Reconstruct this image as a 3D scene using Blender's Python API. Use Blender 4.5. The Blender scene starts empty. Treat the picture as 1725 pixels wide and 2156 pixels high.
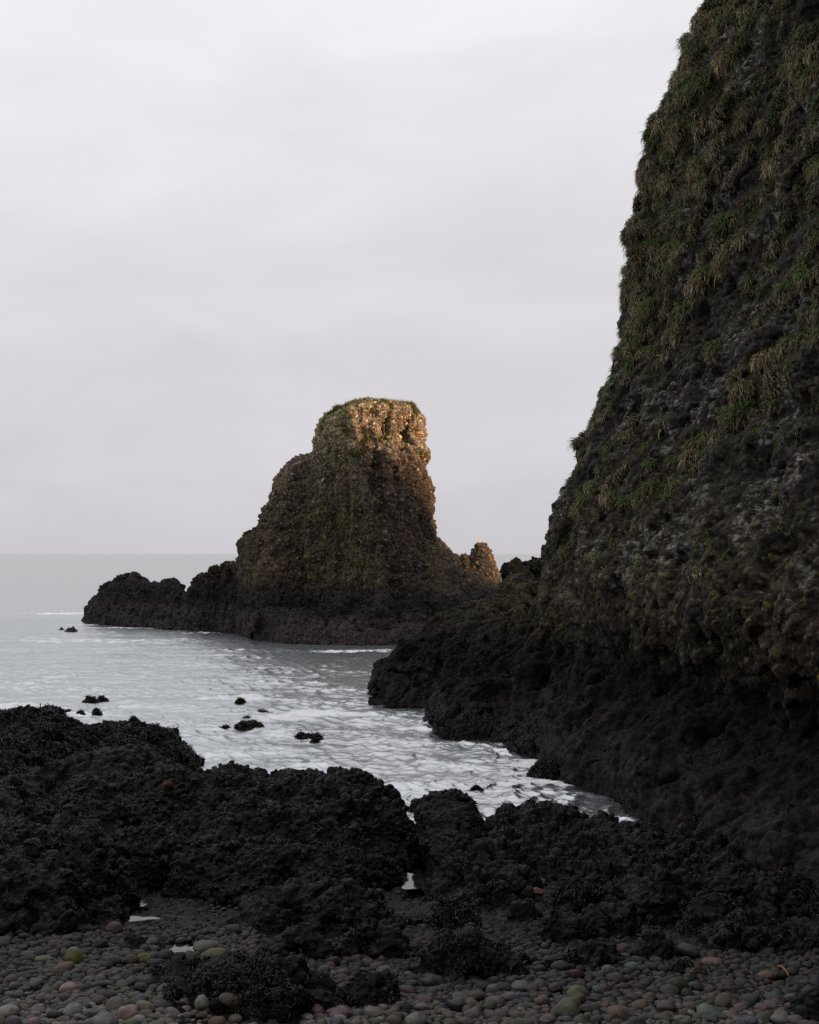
import bpy, math, random, time
import numpy as np
from mathutils import Vector
T0 = time.time()
random.seed(7)
RNG = np.random.default_rng(11)
sc = bpy.context.scene
COL = sc.collection
f32 = np.float32
# ------------------------------------------------------------------ camera model used to turn picture measurements into metres
F, H, CX, HZ = 3000.0, 5.5, 862.5, 1166.0
def P(px, py, Y): return ((px - CX) / F * Y, Y, H + (HZ - py) / F * Y)
def Yat(py, z): return (H - z) * F / (py - HZ)

# ------------------------------------------------------------------ noise
def _hash(ix, iy, iz, seed):
    h = (ix.astype(np.uint32) * np.uint32(374761393)) ^ (iy.astype(np.uint32) * np.uint32(668265263)) ^ (iz.astype(np.uint32) * np.uint32(2147483647)) ^ np.uint32((seed * 974634777 + 12345) & 0xffffffff)
    h = (h ^ (h >> np.uint32(13))) * np.uint32(1274126177)
    h = (h ^ (h >> np.uint32(15))) * np.uint32(2246822519)
    return h ^ (h >> np.uint32(16))
def _u(h): return (h & np.uint32(0xffffff)).astype(f32) / f32(0xffffff)
def noise(p, seed=0):
    """gradient noise, about -1..1, p (...,3)"""
    p = np.asarray(p, f32); i = np.floor(p).astype(np.int64); fr = (p - i).astype(f32)
    w = fr * fr * fr * (fr * (fr * 6 - 15) + 10)
    out = 0
    for dx in (0, 1):
        for dy in (0, 1):
            for dz in (0, 1):
                h = _hash(i[..., 0] + dx, i[..., 1] + dy, i[..., 2] + dz, seed)
                gx = (h & np.uint32(1023)).astype(f32) / 511.5 - 1; gy = ((h >> np.uint32(10)) & np.uint32(1023)).astype(f32) / 511.5 - 1; gz = ((h >> np.uint32(20)) & np.uint32(1023)).astype(f32) / 511.5 - 1
                d = gx * (fr[..., 0] - dx) + gy * (fr[..., 1] - dy) + gz * (fr[..., 2] - dz)
                wt = (w[..., 0] if dx else 1 - w[..., 0]) * (w[..., 1] if dy else 1 - w[..., 1]) * (w[..., 2] if dz else 1 - w[..., 2])
                out = out + d * wt
    return out * f32(1.35)
def fbm(p, octv=4, seed=0, gain=.5, lac=2.03):
    a, s, o, p = 1.0, 0, 0, np.asarray(p, f32)
    for k in range(octv):
        o = o + a * noise(p, seed + k * 17); s += a; a *= gain; p = p * f32(lac) + f32(3.7)
    return o / s * 1.25
def ridged(p, octv=3, seed=0):
    a, s, o, p = 1.0, 0, 0, np.asarray(p, f32)
    for k in range(octv):
        o = o + a * (1 - np.abs(noise(p, seed + k * 31)) * 1.6); s += a; a *= .5; p = p * f32(2.1) + f32(5.1)
    return o / s
_q = np.linalg.qr(np.random.default_rng(3).normal(size=(3, 3)))[0]; ROT = _q.astype(f32)
def cobbles(p, seed=0, fill=.8, rmin=.26, rmax=.56):
    """stones set in a matrix: height 0..~.5 in cells, per stone random numbers"""
    p = np.asarray(p, f32) @ ROT; b = np.floor(p - .5).astype(np.int64)
    best = np.zeros(p.shape[:-1], f32); rid = np.zeros(p.shape[:-1], f32); rid2 = np.zeros(p.shape[:-1], f32)
    for dx in (0, 1):
        for dy in (0, 1):
            for dz in (0, 1):
                ix, iy, iz = b[..., 0] + dx, b[..., 1] + dy, b[..., 2] + dz
                h = _hash(ix, iy, iz, seed); h2 = _hash(ix, iy, iz, seed + 91)
                fx = ix + .5 + (((h & np.uint32(255)).astype(f32) / 255) - .5) * .6
                fy = iy + .5 + ((((h >> np.uint32(8)) & np.uint32(255)).astype(f32) / 255) - .5) * .6
                fz = iz + .5 + ((((h >> np.uint32(16)) & np.uint32(255)).astype(f32) / 255) - .5) * .6
                r = rmin + (rmax - rmin) * _u(h2) ** 1.5
                r = np.where(((h2 >> np.uint32(24)).astype(f32) / 255) < fill, r, 0)
                ex = .75 + .5 * ((h >> np.uint32(24)).astype(f32) / 255)
                d2 = ((p[..., 0] - fx) * ex) ** 2 + (p[..., 1] - fy) ** 2 + ((p[..., 2] - fz) * 1.25) ** 2
                v = np.sqrt(np.maximum(r * r - d2, 0))
                m = v > best
                best = np.where(m, v, best); rid = np.where(m, _u(h2 * np.uint32(2654435761)), rid); rid2 = np.where(m, _u(h * np.uint32(2246822519)), rid2)
    return best, rid, rid2
def sstep(a, b, x):
    t = np.clip((x - a) / (b - a), 0, 1); return t * t * (3 - 2 * t)
def mixc(a, b, t):
    return a + (np.asarray(b, f32) - a) * np.clip(t, 0, 1)[..., None]

# ------------------------------------------------------------------ mesh building
def link(name, me, mat, parent=None):
    o = bpy.data.objects.new(name, me); COL.objects.link(o)
    if mat: me.materials.append(mat)
    if parent: o.parent = parent
    return o
def raw_mesh(name, V, Q, attrs=None, smooth=True):
    """V (n,3), Q (m,k) faces of equal size"""
    me = bpy.data.meshes.new(name); V = np.ascontiguousarray(V, f32); Q = np.ascontiguousarray(Q, np.int32); k = Q.shape[1]
    me.vertices.add(len(V)); me.vertices.foreach_set('co', V.ravel())
    me.loops.add(Q.size); me.loops.foreach_set('vertex_index', Q.ravel())
    me.polygons.add(len(Q)); me.polygons.foreach_set('loop_start', np.arange(0, Q.size, k, dtype=np.int32)); me.polygons.foreach_set('loop_total', np.full(len(Q), k, np.int32))
    me.update(calc_edges=True)
    me.polygons.foreach_set('use_smooth', np.full(len(Q), smooth, bool))
    for n, a in (attrs or {}).items():
        a = np.ascontiguousarray(a, f32)
        if a.ndim == 2:
            at = me.attributes.new(n, 'FLOAT_COLOR', 'POINT'); c = np.ones((len(V), 4), f32); c[:, :3] = a; at.data.foreach_set('color', c.ravel())
        else:
            at = me.attributes.new(n, 'FLOAT', 'POINT'); at.data.foreach_set('value', a.ravel())
    return me
def grid_faces(nu, nv, closed=False, base=0, flip=False):
    i = np.arange(nu if closed else nu - 1)[:, None]; j = np.arange(nv - 1)[None, :]; i2 = (i + 1) % nu
    Q = np.stack([i * nv + j, i2 * nv + j, i2 * nv + j + 1, i * nv + j + 1], -1).reshape(-1, 4) + base
    return Q[:, ::-1] if flip else Q
def gnormals(G, closed=False):
    if closed:
        du = np.roll(G, -1, 0) - np.roll(G, 1, 0)
    else:
        du = np.gradient(G, axis=0)
    dv = np.gradient(G, axis=1)
    n = np.cross(du, dv); n /= np.linalg.norm(n, axis=-1, keepdims=True) + 1e-9
    return n
class Pile:
    """several displaced grids joined into one mesh"""
    def __init__(s): s.V, s.Q, s.C, s.n = [], [], [], 0
    def add(s, G, C, closed=False, flip=False):
        s.V.append(G.reshape(-1, 3)); s.C.append(C.reshape(-1, 3)); s.Q.append(grid_faces(G.shape[0], G.shape[1], closed, s.n, flip)); s.n += G.shape[0] * G.shape[1]
    def build(s, name, mat, parent=None):
        return link(name, raw_mesh(name, np.concatenate(s.V), np.concatenate(s.Q), {'col': np.concatenate(s.C)}), mat, parent)
def tag(o, label, cat=None, group=None, kind=None):
    if label: o['label'] = label
    if cat: o['category'] = cat
    if group: o['group'] = group
    if kind: o['kind'] = kind
    return o

# ------------------------------------------------------------------ colours of the conglomerate, by height above the tide
STONES = np.array([(.150, .100, .060), (.125, .096, .060), (.092, .084, .078), (.140, .076, .052), (.070, .058, .048), (.180, .145, .105), (.11, .075, .06), (.085, .07, .05)], f32)
def rock_colour(G, N, cob, rid, rid2, seed=0, dark=2.4, purple=1.5, lich=(2.6, 6.5), yellow=.0, white=0.0, moss=0.0, gain=1.0, bg=1.0, wz=5.0):
    z = G[..., 2] + .8 * fbm(G / 1.5, 4, seed + 5)
    n1 = fbm(G / .9, 4, seed + 9); n2 = fbm(G / .25, 3, seed + 12); n3 = fbm(G / 3.0, 3, seed + 14)
    c = np.empty(G.shape, f32); c[...] = (.040, .032, .026)
    c = mixc(c, (.066, .045, .031), sstep(-.1, .5, n3)) * (1 + .35 * n2[..., None])
    st = STONES[np.minimum((rid * 8).astype(int), 7)] * (.5 + 1.1 * rid2)[..., None]
    c = mixc(c, st, sstep(.02, .2, cob) * .9)
    if np.any(moss): c = mixc(c, (.060, .054, .026), sstep(.25 - moss, .6 - moss, .7 * n1 + .3 * N[..., 2] + .4 * n2) * .8)
    if white: c = mixc(c, (.34, .345, .34), sstep(.10, .2, n2 * .6 + .5 * fbm(G / .07, 2, seed + 41)) * sstep(.30 - white, .5 - white, n3 + .35 * n1) * sstep(wz - .8, wz + 2.5, z) * .85)
    if yellow:
        band = sstep(lich[0], lich[0] + .9, z) * (1 - sstep(lich[1] - 1.5, lich[1], z))
        c = mixc(c, (.175, .152, .038), band * sstep(.1 - yellow, .6 - yellow, .7 * n1 + .5 * cob + .5 * n2) * sstep(.15, .75, rid2 + .35 * n1) * .75)
        c = mixc(c, (.30, .20, .02), band * sstep(.88, .93, rid2) * sstep(.05, .15, cob) * sstep(-.1, .3, n1) * .8)
    c = c * gain
    # intertidal: black belt then a purplish belt of weed and barnacles at the foot
    blk = np.empty(G.shape, f32); blk[...] = (.0125, .0125, .0128); blk *= bg * (1 + .4 * n2 + .5 * cob)[..., None]
    blk = mixc(blk, (.036, .034, .033), sstep(.1, .3, cob) * sstep(.72, .95, rid2))
    c = mixc(c, blk, 1 - sstep(dark - .6, dark + 1.5, z))
    pur = np.empty(G.shape, f32); pur[...] = (.036, .0295, .0305); pur *= (.5 + .5 * bg) * (1 + .5 * n2)[..., None]
    c = mixc(c, pur, (1 - sstep(purple - .5, purple + .25, z)) * sstep(-.6, .1, n1 + .3))
    return np.clip(c, .002, .8)
def fore_colour(G, N, cob, rid, rid2, seed=0, weed=.5, orange=.03, gain=1.0):
    """wet weed-dark rocks on the shore with a few pale or reddish stones set in them"""
    n1 = fbm(G / .7, 4, seed + 3); n2 = fbm(G / .12, 3, seed + 8)
    c = np.empty(G.shape, f32); c[...] = (.0140, .0150, .0160)
    c = mixc(c, (.0225, .0205, .0195), sstep(-.2, .4, n1)) * (1 + .5 * n2[..., None])
    st = np.empty(G.shape, f32); st[...] = (.036, .039, .041)
    st = mixc(st, (.058, .056, .052), sstep(.55, .8, rid)) 
    st = mixc(st, (.095, .086, .075), sstep(.92, .96, rid))
    st = mixc(st, (.12, .045, .022), sstep(1 - orange, 1 - orange + .01, rid2) * sstep(.4, .45, rid))
    c = mixc(c, st, sstep(.03, .2, cob) * .85)
    c = mixc(c, (.0095, .009, .009), sstep(.4 - weed, .7 - weed, n1 + .4 * n2) * .75)
    return np.clip(c * gain, .002, .6)

def displace(G, seed, big=(.4, 2.5), mid=(.15, .7), fine=(.05, .18), cob=(.16, .18), strata=0.0, flute=0.0, closed=False, flip=False, fill=.8, cob2=None, mask=None, crag=None):
    """rock relief: lumps, ledges, gullies and the stones that stand out of the conglomerate"""
    sg = -1 if flip else 1
    N = gnormals(G, closed) * sg
    m = 1 if mask is None else mask
    d = big[0] * fbm(G / big[1], 4, seed)
    if strata:
        zz = G[..., 2] + .35 * noise(G / 2.2, seed + 60)
        d = d + strata * noise(np.stack([G[..., 0] * .12, G[..., 1] * .12, zz * 1.5], -1), seed + 61) + strata * .6 * noise(np.stack([G[..., 0] * .25, G[..., 1] * .25, zz * 3.6], -1), seed + 62)
    if flute:
        d = d + flute * (ridged(np.stack([G[..., 0] * .55, G[..., 1] * .55, G[..., 2] * .10], -1), 3, seed + 71) - .62) * 2
    if crag: d = d + crag[0] * (ridged(G / crag[1], 3, seed + 75) - .62) * 2 - crag[0] * .8 * sstep(.80, .95, ridged(G / crag[1] / .8 + 9.1, 2, seed + 76))
    G = G + N * (d * m)[..., None]
    N = gnormals(G, closed) * sg
    d = mid[0] * fbm(G / mid[1], 3, seed + 22) + fine[0] * fbm(G / fine[1], 3, seed + 33)
    G = G + N * (d * m)[..., None]
    N2 = gnormals(G, closed) * sg
    wob = G + .25 * cob[1] * np.stack([noise(G / cob[1] / 1.3, seed + 81), noise(G / cob[1] / 1.3, seed + 82), noise(G / cob[1] / 1.3, seed + 83)], -1)
    h, r1, r2 = cobbles(wob / cob[1], seed + 44, fill)
    if cob2:
        hb, rb1, rb2 = cobbles(wob / cob2[1], seed + 45, cob2[2])
        G = G + N2 * (hb * cob2[0] * m)[..., None]
        big_on = hb > .12
        r1 = np.where(big_on, rb1, r1); r2 = np.where(big_on, rb2, r2); h = np.where(big_on, np.maximum(h * .4, hb), h)
        hh = np.where(big_on, h * .2, h)
    else: hh = h
    G = G + N2 * (hh * cob[0] * m)[..., None]
    N3 = gnormals(G, closed) * sg
    return G, N3, h, r1, r2

def resample(A, n, ref=None):
    A = np.asarray(A, float); ref = A if ref is None else np.asarray(ref, float)
    t = np.r_[0, np.cumsum(np.linalg.norm(np.diff(ref, axis=0), axis=1))]; t /= t[-1]
    tt = np.linspace(0, 1, n)
    return np.stack([np.interp(tt, t, A[:, k]) for k in range(A.shape[1])], -1)
def smooth1(A, k, closed=False):
    if k < 1: return A
    for _ in range(2):
        pad = np.concatenate([A[-k:], A, A[:k]]) if closed else np.concatenate([np.repeat(A[:1], k, 0), A, np.repeat(A[-1:], k, 0)])
        c = np.cumsum(np.concatenate([np.zeros((1,) + A.shape[1:]), pad]), 0)
        A = (c[2 * k + 1:] - c[:-2 * k - 1]) / (2 * k + 1)
    return A
def arch(crest, foot, back, zf, nu, nv, p=.8, q=1.2, nb=None, sm=.012, zb=None):
    """a ridge of rock: front foot -> crest -> back foot, each a curve on the ground or along the skyline"""
    C = np.array([P(*c) for c in crest]); Fd = np.array([((px - CX) / F * Y, Y, zf) for px, Y in foot])
    bk = np.broadcast_to(np.asarray(back, float), (len(C),))
    B = np.stack([C[:, 0] * (C[:, 1] + bk) / C[:, 1], C[:, 1] + bk, np.full(len(C), zf if zb is None else zb)], -1)
    ref = C + .5 * Fd
    C, Fd, B = (smooth1(resample(A, nu, ref), int(nu * sm)) for A in (C, Fd, B))
    C[:, 2] = np.maximum(C[:, 2], zf + .02)
    def side(Q, n, last):
        a = np.linspace(0, math.pi / 2, n)[:, None, None] if last else np.linspace(0, math.pi / 2, n, endpoint=False)[:, None, None]
        h = 1 - np.cos(a) ** q; zz = np.sin(a) ** p
        out = np.empty((len(a), nu, 3)); out[..., :2] = Q[None, :, :2] + (C[None, :, :2] - Q[None, :, :2]) * h; out[..., 2] = Q[None, :, 2] + (C[None, :, 2] - Q[None, :, 2]) * zz[..., 0]
        return out
    nb = nb or max(12, nv // 3)
    G = np.concatenate([side(Fd, nv, True), side(B, nb, False)[::-1]], 0).transpose(1, 0, 2)   # (nu, nv+nb, 3)
    return G.astype(f32)                        # u x v points outward/up
def lump(px0, px1, pyt, pyb, g, depth=None, nu=160, nv=90, peak=.5, p=.75, q=1.1, bury=.15, seed=0, jag=.12):
    """one rock from its width, its top and the line where it meets the ground (at height g)"""
    r = random.Random(seed); Yf = Yat(pyb, g); w = (px1 - px0) / F * Yf; depth = depth or w * .7
    n = 9; crest, foot = [], []
    Yc = Yf + depth * .55
    base_py = HZ + (H - (g - bury)) / Yc * F
    for i in range(n):
        t = i / (n - 1); prof = (1 - abs((t - peak) / (peak if t < peak else 1 - peak)) ** 2.6)
        if 0 < i < n - 1: prof *= 1 - jag * r.random()
        edge = abs(t - .5) * 2
        crest.append((px0 + (px1 - px0) * t, base_py + (pyt - base_py) * max(prof, 0), Yc - .12 * depth * r.random()))
        foot.append((px0 + (px1 - px0) * (.5 + (t - .5) * .95), Yf + depth * .45 * edge ** 2.5))
    return arch(crest, foot, depth * .5, g - bury, nu, nv, p, q)
def cols_loft(zs, cols, nth, nz, sm=4, cap=True):
    """columns: list of (px list, Y list) per height, going round the rock; heights zs"""
    zs = np.asarray(zs, float); out_z = np.linspace(zs[0], zs[-1], nz)
    pts = []
    for pxs, Ys in cols:
        Yv = np.interp(out_z, zs, Ys); px = np.interp(out_z, zs, pxs)
        k = max(1, nz // 140)
        Yv = smooth1(Yv, k); px = smooth1(px, k)
        pts.append(np.stack([(px - CX) / F * Yv, Yv, out_z], -1))
    pts = np.array(pts)                                  # ncol, nz, 3
    loop = np.concatenate([pts, pts[:1]], 0)
    seg = np.linalg.norm(np.diff(loop, axis=0)[:, :, :2], axis=-1).mean(1); t = np.r_[0, np.cumsum(seg)]; t /= t[-1]
    tt = np.linspace(0, 1, nth, endpoint=False)
    G = np.stack([np.stack([np.interp(tt, t, loop[:, j, k]) for k in range(3)], -1) for j in range(nz)], 1)   # nth, nz, 3
    G = smooth1(G, sm, closed=True)
    if cap:
        c = G[:, -1].mean(0); rows = []
        for s in np.linspace(0, 1, 40)[1:]:
            r = G[:, -1] * (1 - s) + c * s; r[:, 2] = G[:, -1, 2] + .25 * math.sin(s * math.pi / 2); rows.append(r)
        G = np.concatenate([G, np.stack(rows, 1)], 1)
    return G.astype(f32)

# ------------------------------------------------------------------ materials
def new_mat(name):
    m = bpy.data.materials.new(name); m.use_nodes = True; nt = m.node_tree; return m, nt, nt.nodes['Principled BSDF']
def nd(nt, typ, **kw):
    n = nt.nodes.new(typ)
    for k, v in kw.items(): setattr(n, k, v)
    return n
def rock_material(name, rough=.82, spec=.3, scale=38.0, bump=.8, dist=.03, lo=.45, hi=1.55, vs=8.5, vd=.05, vlo=.45, vhi=1.65):
    m, nt, b = new_mat(name); L = nt.links.new
    at = nd(nt, 'ShaderNodeAttribute', attribute_name='col')
    geo = nd(nt, 'ShaderNodeNewGeometry')
    n1 = nd(nt, 'ShaderNodeTexNoise'); n1.inputs['Scale'].default_value = scale; n1.inputs['Detail'].default_value = 5; n1.inputs['Roughness'].default_value = .65
    L(geo.outputs['Position'], n1.inputs['Vector'])
    mr = nd(nt, 'ShaderNodeMapRange'); mr.inputs['From Min'].default_value = .28; mr.inputs['From Max'].default_value = .72; mr.inputs['To Min'].default_value = lo; mr.inputs['To Max'].default_value = hi
    L(n1.outputs['Fac'], mr.inputs['Value'])
    mx = nd(nt, 'ShaderNodeVectorMath', operation='SCALE'); L(at.outputs['Color'], mx.inputs[0]); L(mr.outputs['Result'], mx.inputs['Scale'])
    # small stones standing in the matrix
    dn = nd(nt, 'ShaderNodeTexNoise'); dn.inputs['Scale'].default_value = vs * .8; L(geo.outputs['Position'], dn.inputs['Vector'])
    dm = nd(nt, 'ShaderNodeVectorMath', operation='MULTIPLY_ADD'); L(dn.outputs['Color'], dm.inputs[0]); dm.inputs[1].default_value = (.9 / vs,) * 3; L(geo.outputs['Position'], dm.inputs[2])
    vo = nd(nt, 'ShaderNodeTexVoronoi', feature='F1'); vo.inputs['Scale'].default_value = vs; L(dm.outputs['Vector'], vo.inputs['Vector'])
    sx = nd(nt, 'ShaderNodeSeparateXYZ'); L(vo.outputs['Color'], sx.inputs[0])
    vr = nd(nt, 'ShaderNodeMapRange'); vr.inputs['To Min'].default_value = vlo; vr.inputs['To Max'].default_value = vhi; L(sx.outputs['X'], vr.inputs['Value'])
    mx2 = nd(nt, 'ShaderNodeVectorMath', operation='SCALE'); L(mx.outputs['Vector'], mx2.inputs[0]); L(vr.outputs['Result'], mx2.inputs['Scale'])
    L(mx2.outputs['Vector'], b.inputs['Base Color'])
    vb = nd(nt, 'ShaderNodeBump', invert=True); vb.inputs['Strength'].default_value = 1.0; vb.inputs['Distance'].default_value = vd; L(vo.outputs['Distance'], vb.inputs['Height'])
    bp = nd(nt, 'ShaderNodeBump'); L(vb.outputs['Normal'], bp.inputs['Normal']); bp.inputs['Strength'].default_value = bump; bp.inputs['Distance'].default_value = dist
    L(n1.outputs['Fac'], bp.inputs['Height']); L(bp.outputs['Normal'], b.inputs['Normal'])
    b.inputs['Roughness'].default_value = rough; b.inputs['Specular IOR Level'].default_value = spec
    return m
M_ROCK = rock_material('conglomerate', .9, .15)
M_FORE = rock_material('weedy_shore_rock', .6, .16, 55, .8, .018, vs=15, vd=.03, vlo=.6, vhi=1.5)
def grass_material():
    m, nt, b = new_mat('hanging_grass'); L = nt.links.new
    at = nd(nt, 'ShaderNodeAttribute', attribute_name='col'); L(at.outputs['Color'], b.inputs['Base Color'])
    b.inputs['Roughness'].default_value = .7; b.inputs['Specular IOR Level'].default_value = .15
    return m
M_GRASS = grass_material()
def weed_material():
    m, nt, b = new_mat('wet_seaweed'); L = nt.links.new
    at = nd(nt, 'ShaderNodeAttribute', attribute_name='col'); L(at.outputs['Color'], b.inputs['Base Color'])
    b.inputs['Roughness'].default_value = .45; b.inputs['Specular IOR Level'].default_value = .3
    return m
M_WEED = weed_material()
def pebble_material(attr):
    m, nt, b = new_mat('beach_pebble'); L = nt.links.new
    if attr:
        at = nd(nt, 'ShaderNodeAttribute', attribute_name='col'); src = at.outputs['Color']
    else:
        oi = nd(nt, 'ShaderNodeObjectInfo'); src = oi.outputs['Color']
    geo = nd(nt, 'ShaderNodeNewGeometry')
    n1 = nd(nt, 'ShaderNodeTexNoise'); n1.inputs['Scale'].default_value = 55; n1.inputs['Detail'].default_value = 6; n1.inputs['Roughness'].default_value = .7
    n2 = nd(nt, 'ShaderNodeTexNoise'); n2.inputs['Scale'].default_value = 7; n2.inputs['Detail'].default_value = 4
    L(geo.outputs['Position'], n1.inputs['Vector']); L(geo.outputs['Position'], n2.inputs['Vector'])
    mr = nd(nt, 'ShaderNodeMapRange'); mr.inputs['From Min'].default_value = .3; mr.inputs['From Max'].default_value = .7; mr.inputs['To Min'].default_value = .6; mr.inputs['To Max'].default_value = 1.3
    L(n1.outputs['Fac'], mr.inputs['Value'])
    mx = nd(nt, 'ShaderNodeVectorMath', operation='SCALE'); L(src, mx.inputs[0]); L(mr.outputs['Result'], mx.inputs['Scale'])
    st = nd(nt, 'ShaderNodeMapRange'); st.inputs['From Min'].default_value = .52; st.inputs['From Max'].default_value = .66; st.inputs['To Max'].default_value = .55; L(n2.outputs['Fac'], st.inputs['Value'])
    mm = nd(nt, 'ShaderNodeMix', data_type='RGBA'); L(st.outputs['Result'], mm.inputs[0]); L(mx.outputs['Vector'], mm.inputs[6]); mm.inputs[7].default_value = (.022, .021, .018, 1)
    L(mm.outputs[2], b.inputs['Base Color'])
    bp = nd(nt, 'ShaderNodeBump'); bp.inputs['Strength'].default_value = .35; bp.inputs['Distance'].default_value = .006
    L(n1.outputs['Fac'], bp.inputs['Height']); L(bp.outputs['Normal'], b.inputs['Normal'])
    b.inputs['Roughness'].default_value = .65; b.inputs['Specular IOR Level'].default_value = .3
    return m
M_PEB_O, M_PEB_A = pebble_material(False), pebble_material(True)
def water_material(name, foam=True, base=(.07, .084, .092)):
    m, nt, b = new_mat(name); L = nt.links.new
    b.inputs['Base Color'].default_value = (*base, 1); b.inputs['Roughness'].default_value = .27 if foam else .05; b.inputs['IOR'].default_value = 8.0 if foam else 1.4
    geo = nd(nt, 'ShaderNodeNewGeometry')
    if foam:
        mp = nd(nt, 'ShaderNodeMapping'); mp.inputs['Scale'].default_value = (1.0, 1.7, 1); L(geo.outputs['Position'], mp.inputs['Vector'])
        a = nd(nt, 'ShaderNodeTexNoise'); a.inputs['Scale'].default_value = 3.2; a.inputs['Detail'].default_value = 5; a.inputs['Roughness'].default_value = .6; L(mp.outputs['Vector'], a.inputs['Vector'])
        bp = nd(nt, 'ShaderNodeBump'); bp.inputs['Strength'].default_value = 1.0; bp.inputs['Distance'].default_value = .018; L(a.outputs['Fac'], bp.inputs['Height'])
        a2 = nd(nt, 'ShaderNodeTexNoise'); a2.inputs['Scale'].default_value = .55; a2.inputs['Detail'].default_value = 4; L(mp.outputs['Vector'], a2.inputs['Vector'])
        bp2 = nd(nt, 'ShaderNodeBump'); bp2.inputs['Strength'].default_value = 1.0; bp2.inputs['Distance'].default_value = .02; L(a2.outputs['Fac'], bp2.inputs['Height']); L(bp.outputs['Normal'], bp2.inputs['Normal'])
        a3 = nd(nt, 'ShaderNodeTexNoise'); a3.inputs['Scale'].default_value = .22; a3.inputs['Detail'].default_value = 3; L(mp.outputs['Vector'], a3.inputs['Vector'])
        bp3 = nd(nt, 'ShaderNodeBump'); bp3.inputs['Strength'].default_value = 1.0; bp3.inputs['Distance'].default_value = .30; L(a3.outputs['Fac'], bp3.inputs['Height']); L(bp2.outputs['Normal'], bp3.inputs['Normal']); L(bp3.outputs['Normal'], b.inputs['Normal'])
        b.inputs['Specular Tint'].default_value = (.95, .985, 1.0, 1)
        at = nd(nt, 'ShaderNodeAttribute', attribute_name='foam')
        fn = nd(nt, 'ShaderNodeTexNoise'); fn.inputs['Scale'].default_value = 4.5; fn.inputs['Detail'].default_value = 8; fn.inputs['Roughness'].default_value = .78; fn.inputs['Distortion'].default_value = 1.2; L(mp.outputs['Vector'], fn.inputs['Vector'])
        ad = nd(nt, 'ShaderNodeMath', operation='ADD'); L(at.outputs['Fac'], ad.inputs[0]); L(fn.outputs['Fac'], ad.inputs[1])
        rp = nd(nt, 'ShaderNodeMapRange'); rp.inputs['From Min'].default_value = .80; rp.inputs['From Max'].default_value = .96; L(ad.outputs['Value'], rp.inputs['Value'])
        fo = nd(nt, 'ShaderNodeBsdfDiffuse'); fo.inputs['Color'].default_value = (.88, .89, .90, 1)
        ms = nd(nt, 'ShaderNodeMixShader'); L(rp.outputs['Result'], ms.inputs[0]); L(b.outputs['BSDF'], ms.inputs[1]); L(fo.outputs['BSDF'], ms.inputs[2])
        L(ms.outputs['Shader'], nt.nodes['Material Output'].inputs['Surface'])
    else:
        a = nd(nt, 'ShaderNodeTexNoise'); a.inputs['Scale'].default_value = 4; L(geo.outputs['Position'], a.inputs['Vector'])
        bp = nd(nt, 'ShaderNodeBump'); bp.inputs['Strength'].default_value = .15; bp.inputs['Distance'].default_value = .01; L(a.outputs['Fac'], bp.inputs['Height']); L(bp.outputs['Normal'], b.inputs['Normal'])
    return m

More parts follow.
